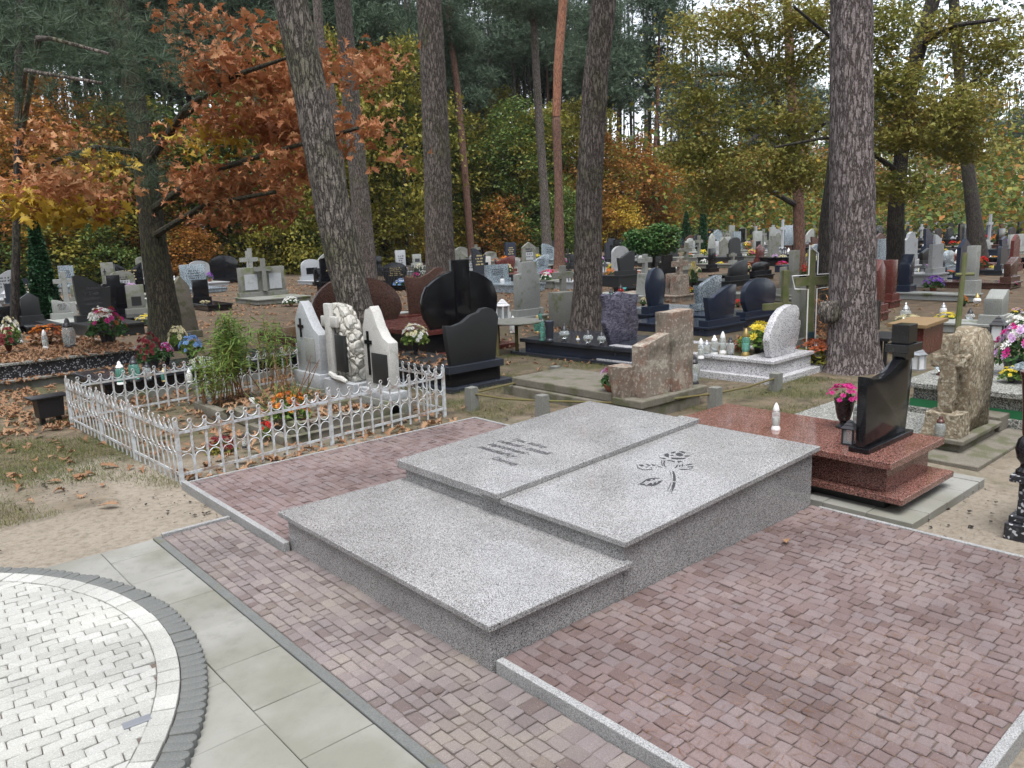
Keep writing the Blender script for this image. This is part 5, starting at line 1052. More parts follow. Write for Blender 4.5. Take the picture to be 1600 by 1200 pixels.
# black iron fence in the middle distance
A_, B_ = G(560, 455), G(700, 448); A_ = np.array([A_[0], A_[1], 0]); L_ = np.linalg.norm(B_[:2] - A_[:2]); an = math.atan2(B_[1] - A_[1], B_[0] - A_[0])
bf = empty('black_iron_fence', (A_[0], A_[1], float(terr(A_[0], A_[1]))), an, 'black iron railing in front of the black rounded headstone behind the pines', 'fence')
MB().box(0, L_, -.01, .01, .12, .15).box(0, L_, -.01, .01, .62, .65).build('rails', M['blackiron'], bf)
pmk = MB().box(-.011, .011, -.011, .011, 0, .76).taper(-.018, .018, -.018, .018, .76, .82, .015).mesh()
for k in range(60): o = link('picket', pmk, bf, M['blackiron']); o.location = (L_ * k / 59, 0, 0)

# ================================================================== leaf litter, grass
def scatter(pts_n, xa, xb, ya, yb, z=0.0, mask=None):
    x = rng.uniform(xa, xb, pts_n); y = rng.uniform(ya, yb, pts_n); 
    if mask is not None: k = mask(x, y); x, y = x[k], y[k]
    return np.stack([x, y, terr(x, y) + z], 1)
PAVED = [(-3, 1.9, -2, 5.05), (1.8, 4.66, 2.2, 5.97), (1.8, 4.56, .68, 2.36)]
def offpave(x, y):
    k = np.ones(len(x), bool)
    for a, b, c, d in PAVED: k &= ~((x > a) & (x < b) & (y > c) & (y < d))
    return k
def clumpy(x, y, f=.5, th=0.0, s=0):
    v = np.sin(x * f * 2.1 + s) * np.cos(y * f * 1.7 + s * 2) + .6 * np.sin(x * f * 4.3 + y * f * 3.1 + s) + rng.normal(0, .35, len(x)); return v > th
L_ = []
L_.append(scatter(700, .3, 1.9, 9.0, 12.2, .01)); L_.append(scatter(1700, .3, 3.45, 12.4, 15.0, .33)); L_.append(scatter(170, .2, 3.4, 12.12, 12.35, .12)); L_.append(scatter(110, .3, 3, 6.2, 9, .008, lambda x, y: x < 1.8))
L_.append(scatter(260, 1.9, 4.55, 6.25, 9.3, .03)); L_.append(scatter(240, 2.95, 4.0, 6.7, 8.7, .14)); L_.append(scatter(60, 1.9, 4.6, 6.02, 6.25, .02)); L_.append(scatter(180, 1.8, 5.2, 9.4, 10.1, .01)); L_.append(scatter(120, 2.4, 5.1, 10.2, 11.1, .275)); L_.append(scatter(60, 5.4, 6.15, 7.6, 9.1, .255))
L_.append(scatter(420, 6.0, 9, 7, 14, .01, lambda x, y: clumpy(x, y, .9, .3)))
L_.append(scatter(16000, 2, 28, 10, 34, .012, lambda x, y: (y > x * .62 + 2) & clumpy(x, y, .6, .1)))
L_.append(scatter(500, 8, 14, 6, 11, .01, lambda x, y: clumpy(x, y, .7, .5, 2)))
L_.append(scatter(9000, 14, 60, 5, 40, .012, lambda x, y: (y < x * .8) & clumpy(x, y, .4, .5, 1)))
L_.append(scatter(60, 1.9, 14, -1, 7, .008, lambda x, y: offpave(x, y) & clumpy(x, y, .8, .4, 3)))
pc = np.concatenate(L_); pc = pc[offpave(pc[:, 0], pc[:, 1])]
Vs = []; Fs = []; off = 0
for j, tp in enumerate(OAKS):
    qq = pc[j::4]; V, F = inst(*tp, qq, rng.uniform(.07, .14, len(qq)), None, .2); Vs.append(V + [0, 0, .006]); Fs.append(F + off); off += len(V)
V, F = np.concatenate(Vs), np.concatenate(Fs); tag(link('fallen_leaves', npmesh('fallen_leaves', V, F), None, M['litter']), 'brown fallen oak leaves scattered over the ground and graves', 'leaves', kind='stuff')
for px_, py_, l_ in ((170, 790, 'single orange-brown oak leaf lying alone on the pale sand'), (122, 746, 'curled pale oak leaf on the edge of grass and sand'), (172, 729, 'brown oak leaf on the grass left of the fence'), (20, 742, 'flat brown oak leaf on grass at the left edge'), (60, 680, 'large brown oak leaf below the black bench box'), (730, 638, 'small orange leaf at the foot of the corner post'), (1228, 860, 'tiny pale leaf on the red paving right of the tomb')):
    g = P(px_, py_, .01); s_ = .075 if px_ > 1200 else .15
    V, F = inst(*OAK, np.array([[0, 0, .012]]), s_, None, .15); o = link('fallen_leaf', npmesh('fallen_leaf', V, F), None, M['litter']); o.location = (g[0], g[1], .06 if px_ > 1200 else .01); tag(o, l_, 'leaf')
# crumbs of bark and dark soil on the sand
n_ = 16000; x = rng.uniform(.2, 9, n_); y = rng.uniform(-.5, 9.5, n_); k3 = offpave(x, y) & clumpy(x, y, 1.1, .1, 6); x, y = x[k3], y[k3]
V, F = inst([(-.5, -.3, 0), (.4, -.4, .1), (.5, .3, .05), (-.3, .4, .2)], [(0, 1, 2, 3)], np.stack([x, y, np.full(len(x), .004)], 1), rng.uniform(.004, .016, len(x)) * rng.choice([1, 1, 2], len(x)), None, .3); tag(link('bark_crumbs', npmesh('bark_crumbs', V, F), None, M['barkd']), 'dark crumbs of bark and soil strewn over the sand', 'soil crumbs', kind='stuff')
# pine needles and crumbs on paving and sand
n_ = 3600; x = rng.uniform(1.92, 4.5, n_); y = rng.uniform(.76, 2.34, n_); x2 = rng.uniform(1.86, 4.6, 700); y2 = rng.uniform(4.25, 5.9, 700); x3 = rng.uniform(.2, 14, 30000); y3 = rng.uniform(-.5, 10, 30000); k3 = offpave(x3, y3); x3, y3 = x3[k3], y3[k3]
kk = (np.sin(x * 3) + np.sin(y * 4 + x) + rng.normal(0, .6, n_)) > .2; x, y = x[kk], y[kk]
pts = np.concatenate([np.stack([x, y, np.full(len(x), .056)], 1), np.stack([x2, y2, np.full(700, .056)], 1)[:250], np.stack([x3, y3, np.full(len(x3), .006)], 1)])
V, F = inst([(-.5, -.02, 0), (.5, -.02, 0), (.5, .02, .004), (-.5, .02, .004)], [(0, 1, 2, 3)], pts, rng.uniform(.015, .045, len(pts)), None, .06); tag(link('pine_needle_litter', npmesh('needles', V, F), None, M['dry_stem']), 'dry pine needles scattered over paving and sand', 'needles', kind='stuff')
def grass(n, regs):
    P_ = []
    for xa, xb, ya, yb, k_, th in regs: P_.append(scatter(int(n * k_), xa, xb, ya, yb, 0, lambda x, y: offpave(x, y) & clumpy(x, y, 1.3, th, 4)))
    return np.concatenate(P_)
gp = grass(90000, [(.4, 1.84, 6.0, 9.6, .30, -.1), (4.8, 8.2, 5.8, 9.0, .34, .0), (6.4, 8.8, 2.6, 4.9, .22, .2), (8.5, 16, 2, 9, .14, .3)])
a = rng.uniform(0, 6.28, len(gp)); h = rng.uniform(.012, .04, len(gp)); ln_ = rng.normal(0, .016, (len(gp), 2)); wv = .0022
V = np.stack([gp + np.stack([-wv * np.cos(a), -wv * np.sin(a), 0 * a], 1), gp + np.stack([wv * np.cos(a), wv * np.sin(a), 0 * a], 1), gp + np.stack([ln_[:, 0], ln_[:, 1], h], 1)], 1).reshape(-1, 3)
F = np.arange(len(gp) * 3).reshape(-1, 3); tag(link('grass', npmesh('grass', V, F), None, M['grassm']), 'short thin grass in patches between the graves', 'grass', kind='stuff')
# ================================================================== trees
def trunk_mesh(pts, rad, n=40, seg=.12, amp=.02, flare=1.4, seed=0):
    from mathutils import noise as mn
    P_ = [Vector([float(a) for a in p]) for p in pts]; L_ = [0]
    for i in range(1, len(P_)): L_.append(L_[-1] + (P_[i] - P_[i - 1]).length)
    m = max(4, int(L_[-1] / seg)); V = []; F = []
    for k in range(m + 1):
        s = L_[-1] * k / m; i = max(j for j in range(len(L_)) if L_[j] <= s + 1e-6); i = min(i, len(P_) - 2); t = (s - L_[i]) / max(1e-6, L_[i + 1] - L_[i])
        p = P_[i].lerp(P_[i + 1], t); r = rad[i] + (rad[i + 1] - rad[i]) * t; fl = 1 + (flare - 1) * math.exp(-s / .22)
        for j in range(n):
            a = 2 * math.pi * j / n; rr = r * fl * (1 + (.07 * math.sin(3 * a + seed) + .05 * math.sin(5 * a + 2 * seed)) * math.exp(-s / .45))
            if amp: q = Vector((math.cos(a) * 5, math.sin(a) * 5, s * 1.6 + seed)); rr += amp * (mn.noise(q) + .6 * mn.noise(q * 3.1))
            V.append((p.x + rr * math.cos(a), p.y + rr * math.sin(a), p.z))
    for k in range(m):
        for j in range(n): F.append((k * n + j, k * n + (j + 1) % n, (k + 1) * n + (j + 1) % n, (k + 1) * n + j))
    me = npmesh('trunk', np.array(V), np.array(F), True); return me
def leaves_blobs(blobs, tpl, size, tilt=.8, seed=0, twig=.5, per=40, flat=.45):
    """blobs: (centre, radii, leaf count); leaves gather in twig-sized clumps"""
    out = []
    for c, r, n in blobs:
        k = max(1, n // per); d = rng.normal(0, 1, (k, 3)); d /= np.linalg.norm(d, axis=1)[:, None]; d *= rng.uniform(.15, 1, (k, 1)) ** .45; tc = np.array(c) + d * np.array(r)
        q = np.repeat(tc, per, 0) + rng.normal(0, 1, (k * per, 3)) * twig * np.array([1, 1, flat]); out.append(q)
    q = np.concatenate(out)
    if tpl is OAK:
        Vs = []; Fs = []; off = 0
        for j, tp in enumerate(OAKS):
            qq = q[j::len(OAKS)]; V, F = inst(*tp, qq, size * rng.uniform(.55, 1.25, len(qq)), None, tilt); Vs.append(V); Fs.append(F + off); off += len(V)
        return np.concatenate(Vs), np.concatenate(Fs), q
    V, F = inst(*tpl, q, size * rng.uniform(.65, 1.3, len(q)), None, tilt); return V, F, q
def crown(name, blobs, m, parent, tpl=CARD, size=.15, **k):
    V, F, q = leaves_blobs(blobs, tpl, size, **k); return link(name, npmesh(name, V - np.array(parent.location) if parent else V, F), parent, M[m])
def high_crown(o, top, m='pine_needles'):         # crown well above the frame
    c = top; bl = [((c[0] + random.gauss(0, 1.2), c[1] + random.gauss(0, 1.2), c[2] + random.uniform(-1.0, 2.2)), (1.3, 1.3, .6), 900) for _ in range(5)]
    crown('crown', bl, m, o, TUFT, .34, twig=.35, per=12)
def ptree(name, label, bk, path, top=13.0, n=40, amp=.016, flare=1.38, crown_=True, group=None, seg=.12, sidx=0):
    """path: (px, py, width px) from the foot up, all at the distance of the foot"""
    g = G(path[0][0], path[0][1]); d = math.hypot(g[0], g[1]); o = empty(name, g, 0, label, 'tree', group); pts = [Vector((0, 0, -.1))]; rad = []
    P3 = [RD(a, b, d) for a, b, _ in path]; rad = [w_ * (.84 if sidx == 6 else .91) * depth(g) / FPX / 2 for _, _, w_ in path]
    pts = [Vector(tuple(p - g)) for p in P3]; pts[0].z = -.1
    e = pts[-1] - pts[-2]; k = (top - pts[-1].z) / max(.5, e.z); pts.append(pts[-1] + Vector((e.x * k * .6, e.y * k * .6, top - pts[-1].z))); rad.append(rad[-1] * .55)
    link('trunk', trunk_mesh(pts, rad, n, seg, amp, flare, sidx), o, M[bk])
    if crown_: high_crown(o, np.array(o.location) + np.array(pts[-1]))
    return o, d, pts
AT = []
t1, d1, _ = ptree('pine_tree', 'leaning pine with mossy green bark behind the white fence headstones', 'bark2', [(582, 612, 66), (572, 540, 60), (535, 400, 58), (505, 250, 55), (476, 100, 53), (455, 0, 50)], sidx=1)
t2, d2, _ = ptree('pine_tree', 'straight grey-brown pine behind the brown headstones', 'bark3', [(690, 492, 56), (688, 420, 50), (683, 250, 44), (677, 120, 41), (670, 0, 39)], sidx=2)
t3, d3, _ = ptree('pine_tree', 'central straight pine rising beside the dark purple grave', 'bark3', [(913, 538, 58), (918, 440, 47), (920, 300, 42), (930, 130, 40), (944, 0, 38)], sidx=3)
t4, d4, _ = ptree('pine_tree', 'thickest pine with pale purple-grey bark on the right', 'bark1', [(1330, 578, 84), (1332, 500, 78), (1332, 380, 72), (1330, 200, 66), (1330, 0, 62)], sidx=4, n=56)
g4 = np.array(t4.location); bu = RD(1299, 487, d4 - .14) - g4
bm_ = MB().lathe([(.02, -.16), (.12, -.12), (.17, 0), (.13, .11), (.03, .15)], 16, tuple(bu)); link('burl', rough_mesh(bm_, .03, 1, 6, 9, 1), t4, M['bark2'])
t5, d5, _ = ptree('pine_tree', 'slimmer dark trunk hidden just left behind the thickest pine', 'barkd', [(1300, 520, 60), (1302, 350, 44), (1320, 200, 40), (1345, 0, 34)], sidx=5, crown_=False, amp=.01)
t6, d6, _ = ptree('red_oak_tree', 'dark mossy tree with orange-brown oak leaves on the left', 'barkm', [(262, 545, 66), (256, 480, 52), (240, 380, 44), (226, 250, 38), (205, 120, 34), (182, 0, 30)], sidx=6, crown_=False)
t7, d7, _ = ptree('pine_tree', 'grey pine just right behind the leaning pine', 'bark3', [(575, 455, 38), (565, 330, 32), (548, 150, 28), (535, 0, 26)], sidx=7, n=28)
t7b, _, _ = ptree('pine_tree', 'thin twisting grey trunk between leaning pine and its grey neighbour', 'bark3', [(545, 440, 16), (535, 300, 15), (525, 180, 14), (500, 60, 15), (495, 0, 15)], sidx=17, n=20, crown_=False)
t8, d8, _ = ptree('pine_tree', 'slender pinkish pine with a slight bend left of centre', 'barkr', [(737, 405, 13), (728, 290, 12), (716, 150, 11), (702, 40, 10), (700, 0, 10)], sidx=8, n=20, seg=.3)
t9, d9, _ = ptree('pine_tree', 'slim grey pine trunk left of the orange topped one', 'bark3', [(856, 412, 19), (850, 300, 15), (840, 150, 13), (832, 0, 11)], sidx=9, n=20, seg=.3)
ta, da_, _ = ptree('pine_tree', 'slim pine whose upper trunk turns bright orange', 'barkr', [(874, 420, 19), (873, 300, 14), (869, 180, 14)], sidx=10, n=20, seg=.3, top=hat(G(874, 420), 180) + .1, crown_=False)
g = G(874, 420); pa = [Vector(tuple(RD(a, b, da_) - g)) for a, b in ((869, 182), (872, 100), (880, 0), (884, -200))]; link('upper_trunk', trunk_mesh(pa, [.235 * depth(g) / 43.0 * .9, .2, .19, .12], 20, .3, .008, 1.0, 3), ta, M['barko'])
tb_, db_, _ = ptree('oak_tree', 'dark bent oak trunk with olive leaves right of the thickest pine', 'barkd', [(1398, 455, 30), (1400, 330, 26), (1408, 240, 22), (1415, 180, 24), (1432, 90, 24), (1458, 0, 22)], sidx=11, n=24, crown_=False)
tc_, dc_, _ = ptree('pine_tree', 'dark leaning trunk near the right edge', 'barkd', [(1530, 415, 34), (1522, 340, 24), (1512, 260, 20), (1502, 150, 17), (1490, 0, 16)], sidx=12, n=24)
td_, dd_, _ = ptree('oak_tree', 'pale olive-leaved oak trunk left of the thickest pine', 'barkr', [(1250, 432, 20), (1248, 330, 18), (1246, 250, 17), (1235, 120, 15), (1230, 0, 14)], sidx=13, n=24, crown_=False)
# limbs
def limbs(o, d, segs, m):
    mb = MB(); g = np.array(o.location)
    for path in segs: mb.tube([tuple(RD(a, b, d + dd) - g) for a, b, dd, _ in path], [max(.01, w_ * d / FPX / 2) for _, _, _, w_ in path], 8)
    mb.build('limbs', M[m], o, True)
limbs(t6, d6, [[(228, 260, 0, 12), (290, 170, -2, 8), (360, 120, -3.5, 6), (450, 90, -5, 3)], [(235, 330, 0, 12), (320, 270, -2, 8), (420, 240, -4, 5), (560, 200, -6, 3)], [(225, 240, 0, 10), (150, 230, -1, 7), (60, 260, -2, 4)], [(238, 370, 0, 10), (320, 320, -2, 6), (430, 300, -4, 4)], [(228, 260, 0, 9), (290, 180, -1, 7), (340, 140, -2, 4)]], 'barkm')
limbs(tb_, db_, [[(1415, 190, 0, 12), (1360, 130, -1, 7), (1300, 60, -2, 5), (1240, 10, -3, 3)], [(1408, 240, 0, 9), (1460, 170, -1, 5), (1530, 120, -2, 3)], [(1405, 270, 0, 9), (1350, 230, -1, 5), (1290, 215, -2, 4), (1210, 230, -3, 3)], [(1440, 70, 0, 10), (1490, 40, -1, 6), (1560, 30, -2, 4)], [(1408, 240, 0, 7), (1380, 210, -1, 5), (1330, 150, -1, 3)]], 'barkd')
limbs(td_, dd_, [[(1243, 220, 0, 14), (1200, 130, -1, 10), (1150, 60, -2, 6), (1080, 40, -3, 3)], [(1246, 240, 0, 12), (1190, 205, -1, 8), (1120, 190, -2, 5), (1060, 200, -3, 3)], [(1235, 120, 0, 10), (1290, 60, -1, 6), (1340, 30, -1, 4)], [(1190, 205, -1, 6), (1150, 240, -3, 4), (1090, 250, -4, 2)], [(1200, 130, -1, 7), (1130, 115, -3, 5), (1060, 120, -4, 2)], [(1243, 320, 0, 9), (1190, 290, -2, 6), (1120, 300, -4, 3)], [(1150, 60, -2, 5), (1100, 20, -3, 3)], [(1190, 205, -1, 5), (1160, 160, -3, 3)], [(1243, 230, 0, 10), (1290, 190, -1, 6)], [(1215, 150, 0, 8), (1180, 70, 0, 5), (1170, 0, 0, 4)]], 'barkd')
def B(px, py, d, rx, ry, n, rd=None):             # a leaf cloud seen at px,py, d metres off; rx, ry half sizes in picture pixels
    c = RD(px, py, d); k = depth(c) / FPX; return (c, (rx * k * (1.0), rx * k * 1.0 if rd is None else rd, ry * k), n)
# red oak leaves, large and near
crown('crown', [B(340, 110, 12, 55, 30, 420), B(430, 140, 12, 50, 35, 460), B(480, 110, 12, 30, 20, 120), B(570, 95, 13, 50, 12, 170), B(370, 190, 13, 60, 24, 360), B(440, 200, 13, 50, 30, 380), B(470, 255, 11, 45, 30, 300), B(555, 205, 10, 30, 18, 110), B(625, 242, 10, 18, 7, 26), B(320, 285, 13, 48, 28, 300), B(400, 285, 13, 50, 25, 300), B(410, 330, 13, 60, 16, 330), B(330, 345, 13, 30, 12, 80), B(545, 118, 11, 50, 13, 110),
                B(455, 175, 11, 24, 18, 90), B(290, 215, 14, 30, 14, 70), B(70, 215, 14, 60, 18, 130), B(90, 285, 12, 70, 16, 230), B(165, 312, 13, 36, 20, 150), B(290, 30, 14, 50, 16, 110), B(400, 55, 13, 50, 20, 130), B(60, 300, 13, 50, 22, 160)], 'red_oak_leaves', t6, OAK, .175, tilt=.75, twig=.2, per=11, flat=.5)
crown('yellow_leaves', [B(50, 320, 13, 55, 16, 150), B(120, 338, 13, 50, 14, 130), B(130, 262, 13, 50, 14, 70), B(330, 230, 13, 50, 30, 90)], 'yellow_leaves', t6, OAK, .22, tilt=.6, twig=.25, per=10)
# olive oak on the right
crown('crown', [B(1120, 50, 22, 80, 30, 1700), B(1200, 30, 22, 70, 40, 1700), B(1130, 190, 22, 70, 30, 1350), B(1180, 260, 22, 90, 35, 2000), B(1090, 240, 22, 50, 22, 1600), B(1120, 300, 23, 60, 30, 1500), B(1240, 190, 22, 50, 50, 1500), B(1240, 270, 22, 50, 40, 1500), B(1200, 120, 23, 60, 40, 2000), B(1270, 60, 22, 40, 60, 1500), B(1060, 110, 22, 30, 20, 500), B(1090, 155, 22, 40, 14, 700)], 'oak_mixed', td_, OAK, .14, tilt=.6, twig=.32, per=30, flat=.28)
crown('crown', [B(1390, 40, 20, 30, 50, 1000), B(1440, 200, 20, 60, 40, 1350), B(1400, 140, 20, 50, 40, 1600), B(1500, 170, 20, 50, 35, 1600), B(1500, 230, 21, 40, 24, 1300), B(1400, 290, 20, 40, 20, 1000), B(1530, 60, 22, 50, 45, 1700), B(1380, 100, 20, 24, 60, 900), B(1560, 110, 22, 40, 40, 900), B(1470, 40, 22, 40, 20, 500), B(1390, 215, 20, 40, 20, 900)], 'oak_mixed', tb_, OAK, .13, tilt=.6, twig=.3, per=30, flat=.28)
# near pine bough, upper left
bo, dbo, _ = ptree('pine_tree', 'blue-green pine whose boughs hang into the upper left corner', 'barkd', [(20, 560, 14), (25, 400, 13), (28, 250, 12), (30, 0, 10)], top=9, n=16, crown_=False, seg=.4)
crown('needle_boughs', [B(60, 50, 11, 90, 30, 120), B(150, 90, 10, 90, 36, 170), B(230, 50, 11, 60, 26, 70), B(50, 120, 10, 60, 18, 60), B(160, 160, 10, 60, 30, 80), B(250, 90, 10, 40, 25, 50), B(110, 15, 11, 100, 20, 110), B(200, 260, 11, 40, 12, 40)], 'pine_needles', bo, tuft_tpl(22, .009, 4), .30, twig=.34, per=9)
limbs(bo, dbo, [[(28, 250, 0, 5), (60, 60, -6, 5), (80, 60, -7.5, 3), (170, 84, -8, 2)], [(28, 200, 0, 5), (40, 110, -7, 3), (160, 130, -8, 2)]], 'bark3')
# conifers and round bush
def cone_mesh(seed, n=5200):
    g = np.random.default_rng(seed); u = g.uniform(0, 1, n) ** .8; a = g.uniform(0, 6.28, n); r = (1 - u) ** .75 * (.85 + .15 * np.sin(a * 5 + u * 9)) * g.uniform(.72, 1.03, n); q = np.stack([r * np.cos(a), r * np.sin(a), u], 1)
    V, F = inst(*CARD, q, .07 * g.uniform(.6, 1.4, n)); return q
def conifer(px_, pb, pt_, wp, label, m='thuja_needles', n=5200, size=.10):
    g = G(px_, pb); h = hat(g, pt_); r = wp * depth(g) / FPX / 2; o = empty('thuja_tree', g, 0, label, 'tree'); MB().tube([(0, 0, -.05), (0, 0, h * .8)], [r * .18, .02], 8).build('trunk', M['barkd'], o, True)
    u = rng.uniform(.02, 1, n) ** .8; a = rng.uniform(0, 6.28, n); rr = r * (1 - u) ** .7 * (.85 + .15 * np.sin(a * 5 + u * 9)) * rng.uniform(.6, 1.05, n); q = np.stack([rr * np.cos(a), rr * np.sin(a), u * h], 1)
    V, F = inst([(-.5, -.12, 0), (.5, -.1, .1), (.6, .1, .1), (-.5, .12, 0)], [(0, 1, 2, 3)], q, size * rng.uniform(.6, 1.4, n), None, 1.2); link('crown', npmesh('crown', V, F), o, M[m]); return o
conifer(75, 500, 345, 48, 'slim dark green conifer on the left edge of the cemetery', n=9000, size=.16); conifer(38, 500, 435, 30, 'small dark green conifer beside the taller one on the left', n=4000, size=.12)
conifer(1072, 388, 330, 26, 'small dark conifer right of the round green bush'); conifer(1098, 400, 306, 20, 'ivy covered narrow column right of the round green bush', n=6000)
g = G(1020, 425); rb = empty('round_bush', g, 0, 'round green bush with a domed top right of the central pine', 'tree'); k = depth(g) / FPX
MB().tube([(0, 0, 0), (.1, 0, 42 * k)], [.1, .07], 8).build('trunk', M['barkd'], rb)
crown('crown', [B(1000, 378, math.hypot(g[0], g[1]), 22, 18, 7000), B(1032, 372, math.hypot(g[0], g[1]), 26, 20, 9000), B(1020, 385, math.hypot(g[0], g[1]), 36, 12, 5000)], 'bush_needles', rb, CARD, .13, twig=.14, per=20)

# ------------------------------------------------------------------ forest: shared crowns
def proto_crown(seed, n, rx, h, size, gaps=.5):
    g = np.random.default_rng(seed); k = n // 40; a = g.uniform(0, 6.28, k); u = g.uniform(0, 1, k); pr = np.sin(np.pi * np.clip(u * .85 + .12, 0, 1)) ** .6; r = rx * pr * g.uniform(.2, 1, k) ** .5 * (1 + .3 * np.sin(a * 3 + seed + u * 6))
    c = np.stack([r * np.cos(a), r * np.sin(a), u * h], 1); q = np.repeat(c, 40, 0) + g.normal(0, 1, (k * 40, 3)) * np.array([.42, .42, .2]) * gaps * 2
    V, F = inst(*CARD, q, size * g.uniform(.6, 1.4, len(q)), None, .8); return npmesh('crown', V, F)
def proto_pine(seed, k=46):
    g = np.random.default_rng(seed); V_ = []; c = []
    for i in range(k):
        a = g.uniform(0, 6.28); u = g.uniform(0, 1); r = 2.6 * (1 - .5 * u) * g.uniform(.3, 1); c.append((r * math.cos(a), r * math.sin(a), u * 5))
    q = np.repeat(np.array(c), 90, 0) + g.normal(0, 1, (k * 90, 3)) * [.55, .55, .2]
    V, F = inst(*tuft_tpl(6, .03, seed), q, .55 * g.uniform(.6, 1.3, len(q))); return npmesh('crown', V, F)
DC = [proto_crown(s, 8800, 3.0, 8.0, .21) for s in (1, 2, 3)]; BC = [proto_crown(s, 4200, 1.6, 2.8, .15, .35) for s in (5, 6)]; PC = [proto_pine(s) for s in (8, 9)]
TK = [trunk_mesh([(0, 0, -.1), (.1, .05, 5), (-.1, .2, 10), (0, 0, 17)], [.17, .14, .11, .05], 12, .8, .01, 1.3, s) for s in (1, 2)]
TT = [trunk_mesh([(0, 0, -.1), (-.2, .1, 3), (.25, 0, 6), (.1, .3, 10)], [.09, .07, .05, .02], 8, .6, .008, 1.3, 3)]
fr = random.Random(5)
def ftree(px_, d, kind, crown_m, bark_m, desc, z0=3.0, s=1.0, sw=1.0, wth=1.0):
    q = RD(px_, 370, d); x, y = q[0], q[1]; z = float(terr(x, y)); o = empty({'pine': 'pine_tree', 'bush': 'shrub'}.get(kind, 'deciduous_tree'), (x, y, z), fr.uniform(0, 6.28))
    if kind == 'pine': t = link('trunk', fr.choice(TK), o, M[bark_m]); t.scale = (wth, wth, s); c = link('crown', fr.choice(PC), o, M[crown_m]); c.location = (0, 0, z0 * s); c.scale = (sw, sw, sw)
    elif kind == 'bush': c = link('crown', fr.choice(BC), o, M[crown_m]); c.scale = (sw, sw, s); t = link('trunk', TT[0], o, M[bark_m]); t.scale = (.6, .6, .2 * s)
    else: t = link('trunk', TT[0], o, M[bark_m]); t.scale = (wth * 1.3, wth * 1.3, s); c = link('crown', fr.choice(DC), o, M[crown_m]); c.location = (0, 0, z0); c.scale = (sw, sw, s)
    t.rotation_euler = (R_(fr.uniform(-2, 2)), R_(fr.uniform(-2, 2)), 0)
    auto(o, desc, 'shrub' if kind == 'bush' else 'tree', 'shrubs along the forest edge' if kind == 'bush' else 'trees of the forest behind the graves'); return o
def edge(px_): return 41 + (0 if px_ < 500 else (px_ - 500) * .03 if px_ < 950 else 13 + (px_ - 950) * .16)
# deciduous trees: px range, colour
for a, b, n_, cm_, nm, z0, s in ((0, 260, 6, 'orange_leaves', 'orange-leaved tree', 1.5, .9), (0, 240, 4, 'olive_leaves', 'olive-leaved tree', 1, .8), (240, 460, 6, 'green_leaves', 'green-leaved tree', 2, .8), (430, 680, 9, 'green_leaves', 'green-leaved tree', 2.0, 1.1), (430, 700, 5, 'olive_leaves', 'olive-leaved tree', 2, 1.3), (690, 930, 8, 'olive_leaves', 'olive-leaved tree', 1.5, 1.05),
                                (700, 900, 5, 'green_leaves', 'green-leaved tree', 1.5, .9), (690, 900, 4, 'yellow_leaves', 'yellow-leaved tree', .5, .7), (930, 1060, 5, 'orange_leaves', 'orange-leaved tree', .5, .8), (960, 1080, 3, 'yellow_leaves', 'yellow-leaved tree', .5, .8), (1080, 1320, 5, 'yellow_leaves', 'yellow-leaved tree', 1, .8), (1080, 1320, 4, 'orange_leaves', 'orange-leaved tree', 1, .8),
                                (1340, 1620, 5, 'olive_leaves', 'olive-leaved tree', 1, .8), (1340, 1620, 4, 'orange_leaves', 'orange-leaved tree', .5, .7)):
    for k in range(n_):
        px_ = a + (b - a) * (k + fr.uniform(.1, .9)) / n_; d = edge(px_) + fr.uniform(2, 14); ftree(px_, d, 'dec', cm_, 'barkd', nm, z0 + fr.uniform(-.3, .8), s * fr.uniform(.85, 1.15) * (1 + max(0, d - 55) * .006), fr.uniform(.8, 1.1) * (1 + max(0, d - 50) * .008))
# undergrowth
for k in range(36):
    px_ = -20 + 1660 * (k + fr.random()) / 36; d = edge(px_) + fr.uniform(0, 7); c_, nm = fr.choice([('olive_leaves', 'olive shrub'), ('green_leaves', 'green shrub'), ('orange_leaves', 'rusty shrub'), ('yellow_leaves', 'yellow shrub'), ('green_leaves', 'green shrub'), ('olive_leaves', 'olive shrub')])
    ftree(px_, d, 'bush', c_, 'barkd', nm, 0, fr.uniform(.8, 1.5), fr.uniform(.9, 1.3))
# pine trunks and crowns
for k in range(66):
    px_ = -10 + 1640 * (k + fr.random()) / 66;
    if px_ < 230 and k % 2: continue
    d = edge(px_) + fr.uniform(1, 26); bk_ = fr.choice(['barkd', 'barkd', 'bark3', 'barkr', 'barko']) if px_ > 700 else fr.choice(['barkd', 'barkd', 'bark3'])
    lo = 8.5 if px_ > 700 else 9.5
    ftree(px_, d, 'pine', 'pine_needles', bk_, {'barkd': 'dark-trunked pine', 'bark3': 'brown-trunked pine', 'barkr': 'reddish-trunked pine', 'barko': 'orange-trunked pine'}[bk_], fr.uniform(lo, 13), fr.uniform(.95, 1.2), fr.uniform(1.0, 1.5), fr.uniform(.8, 1.3))
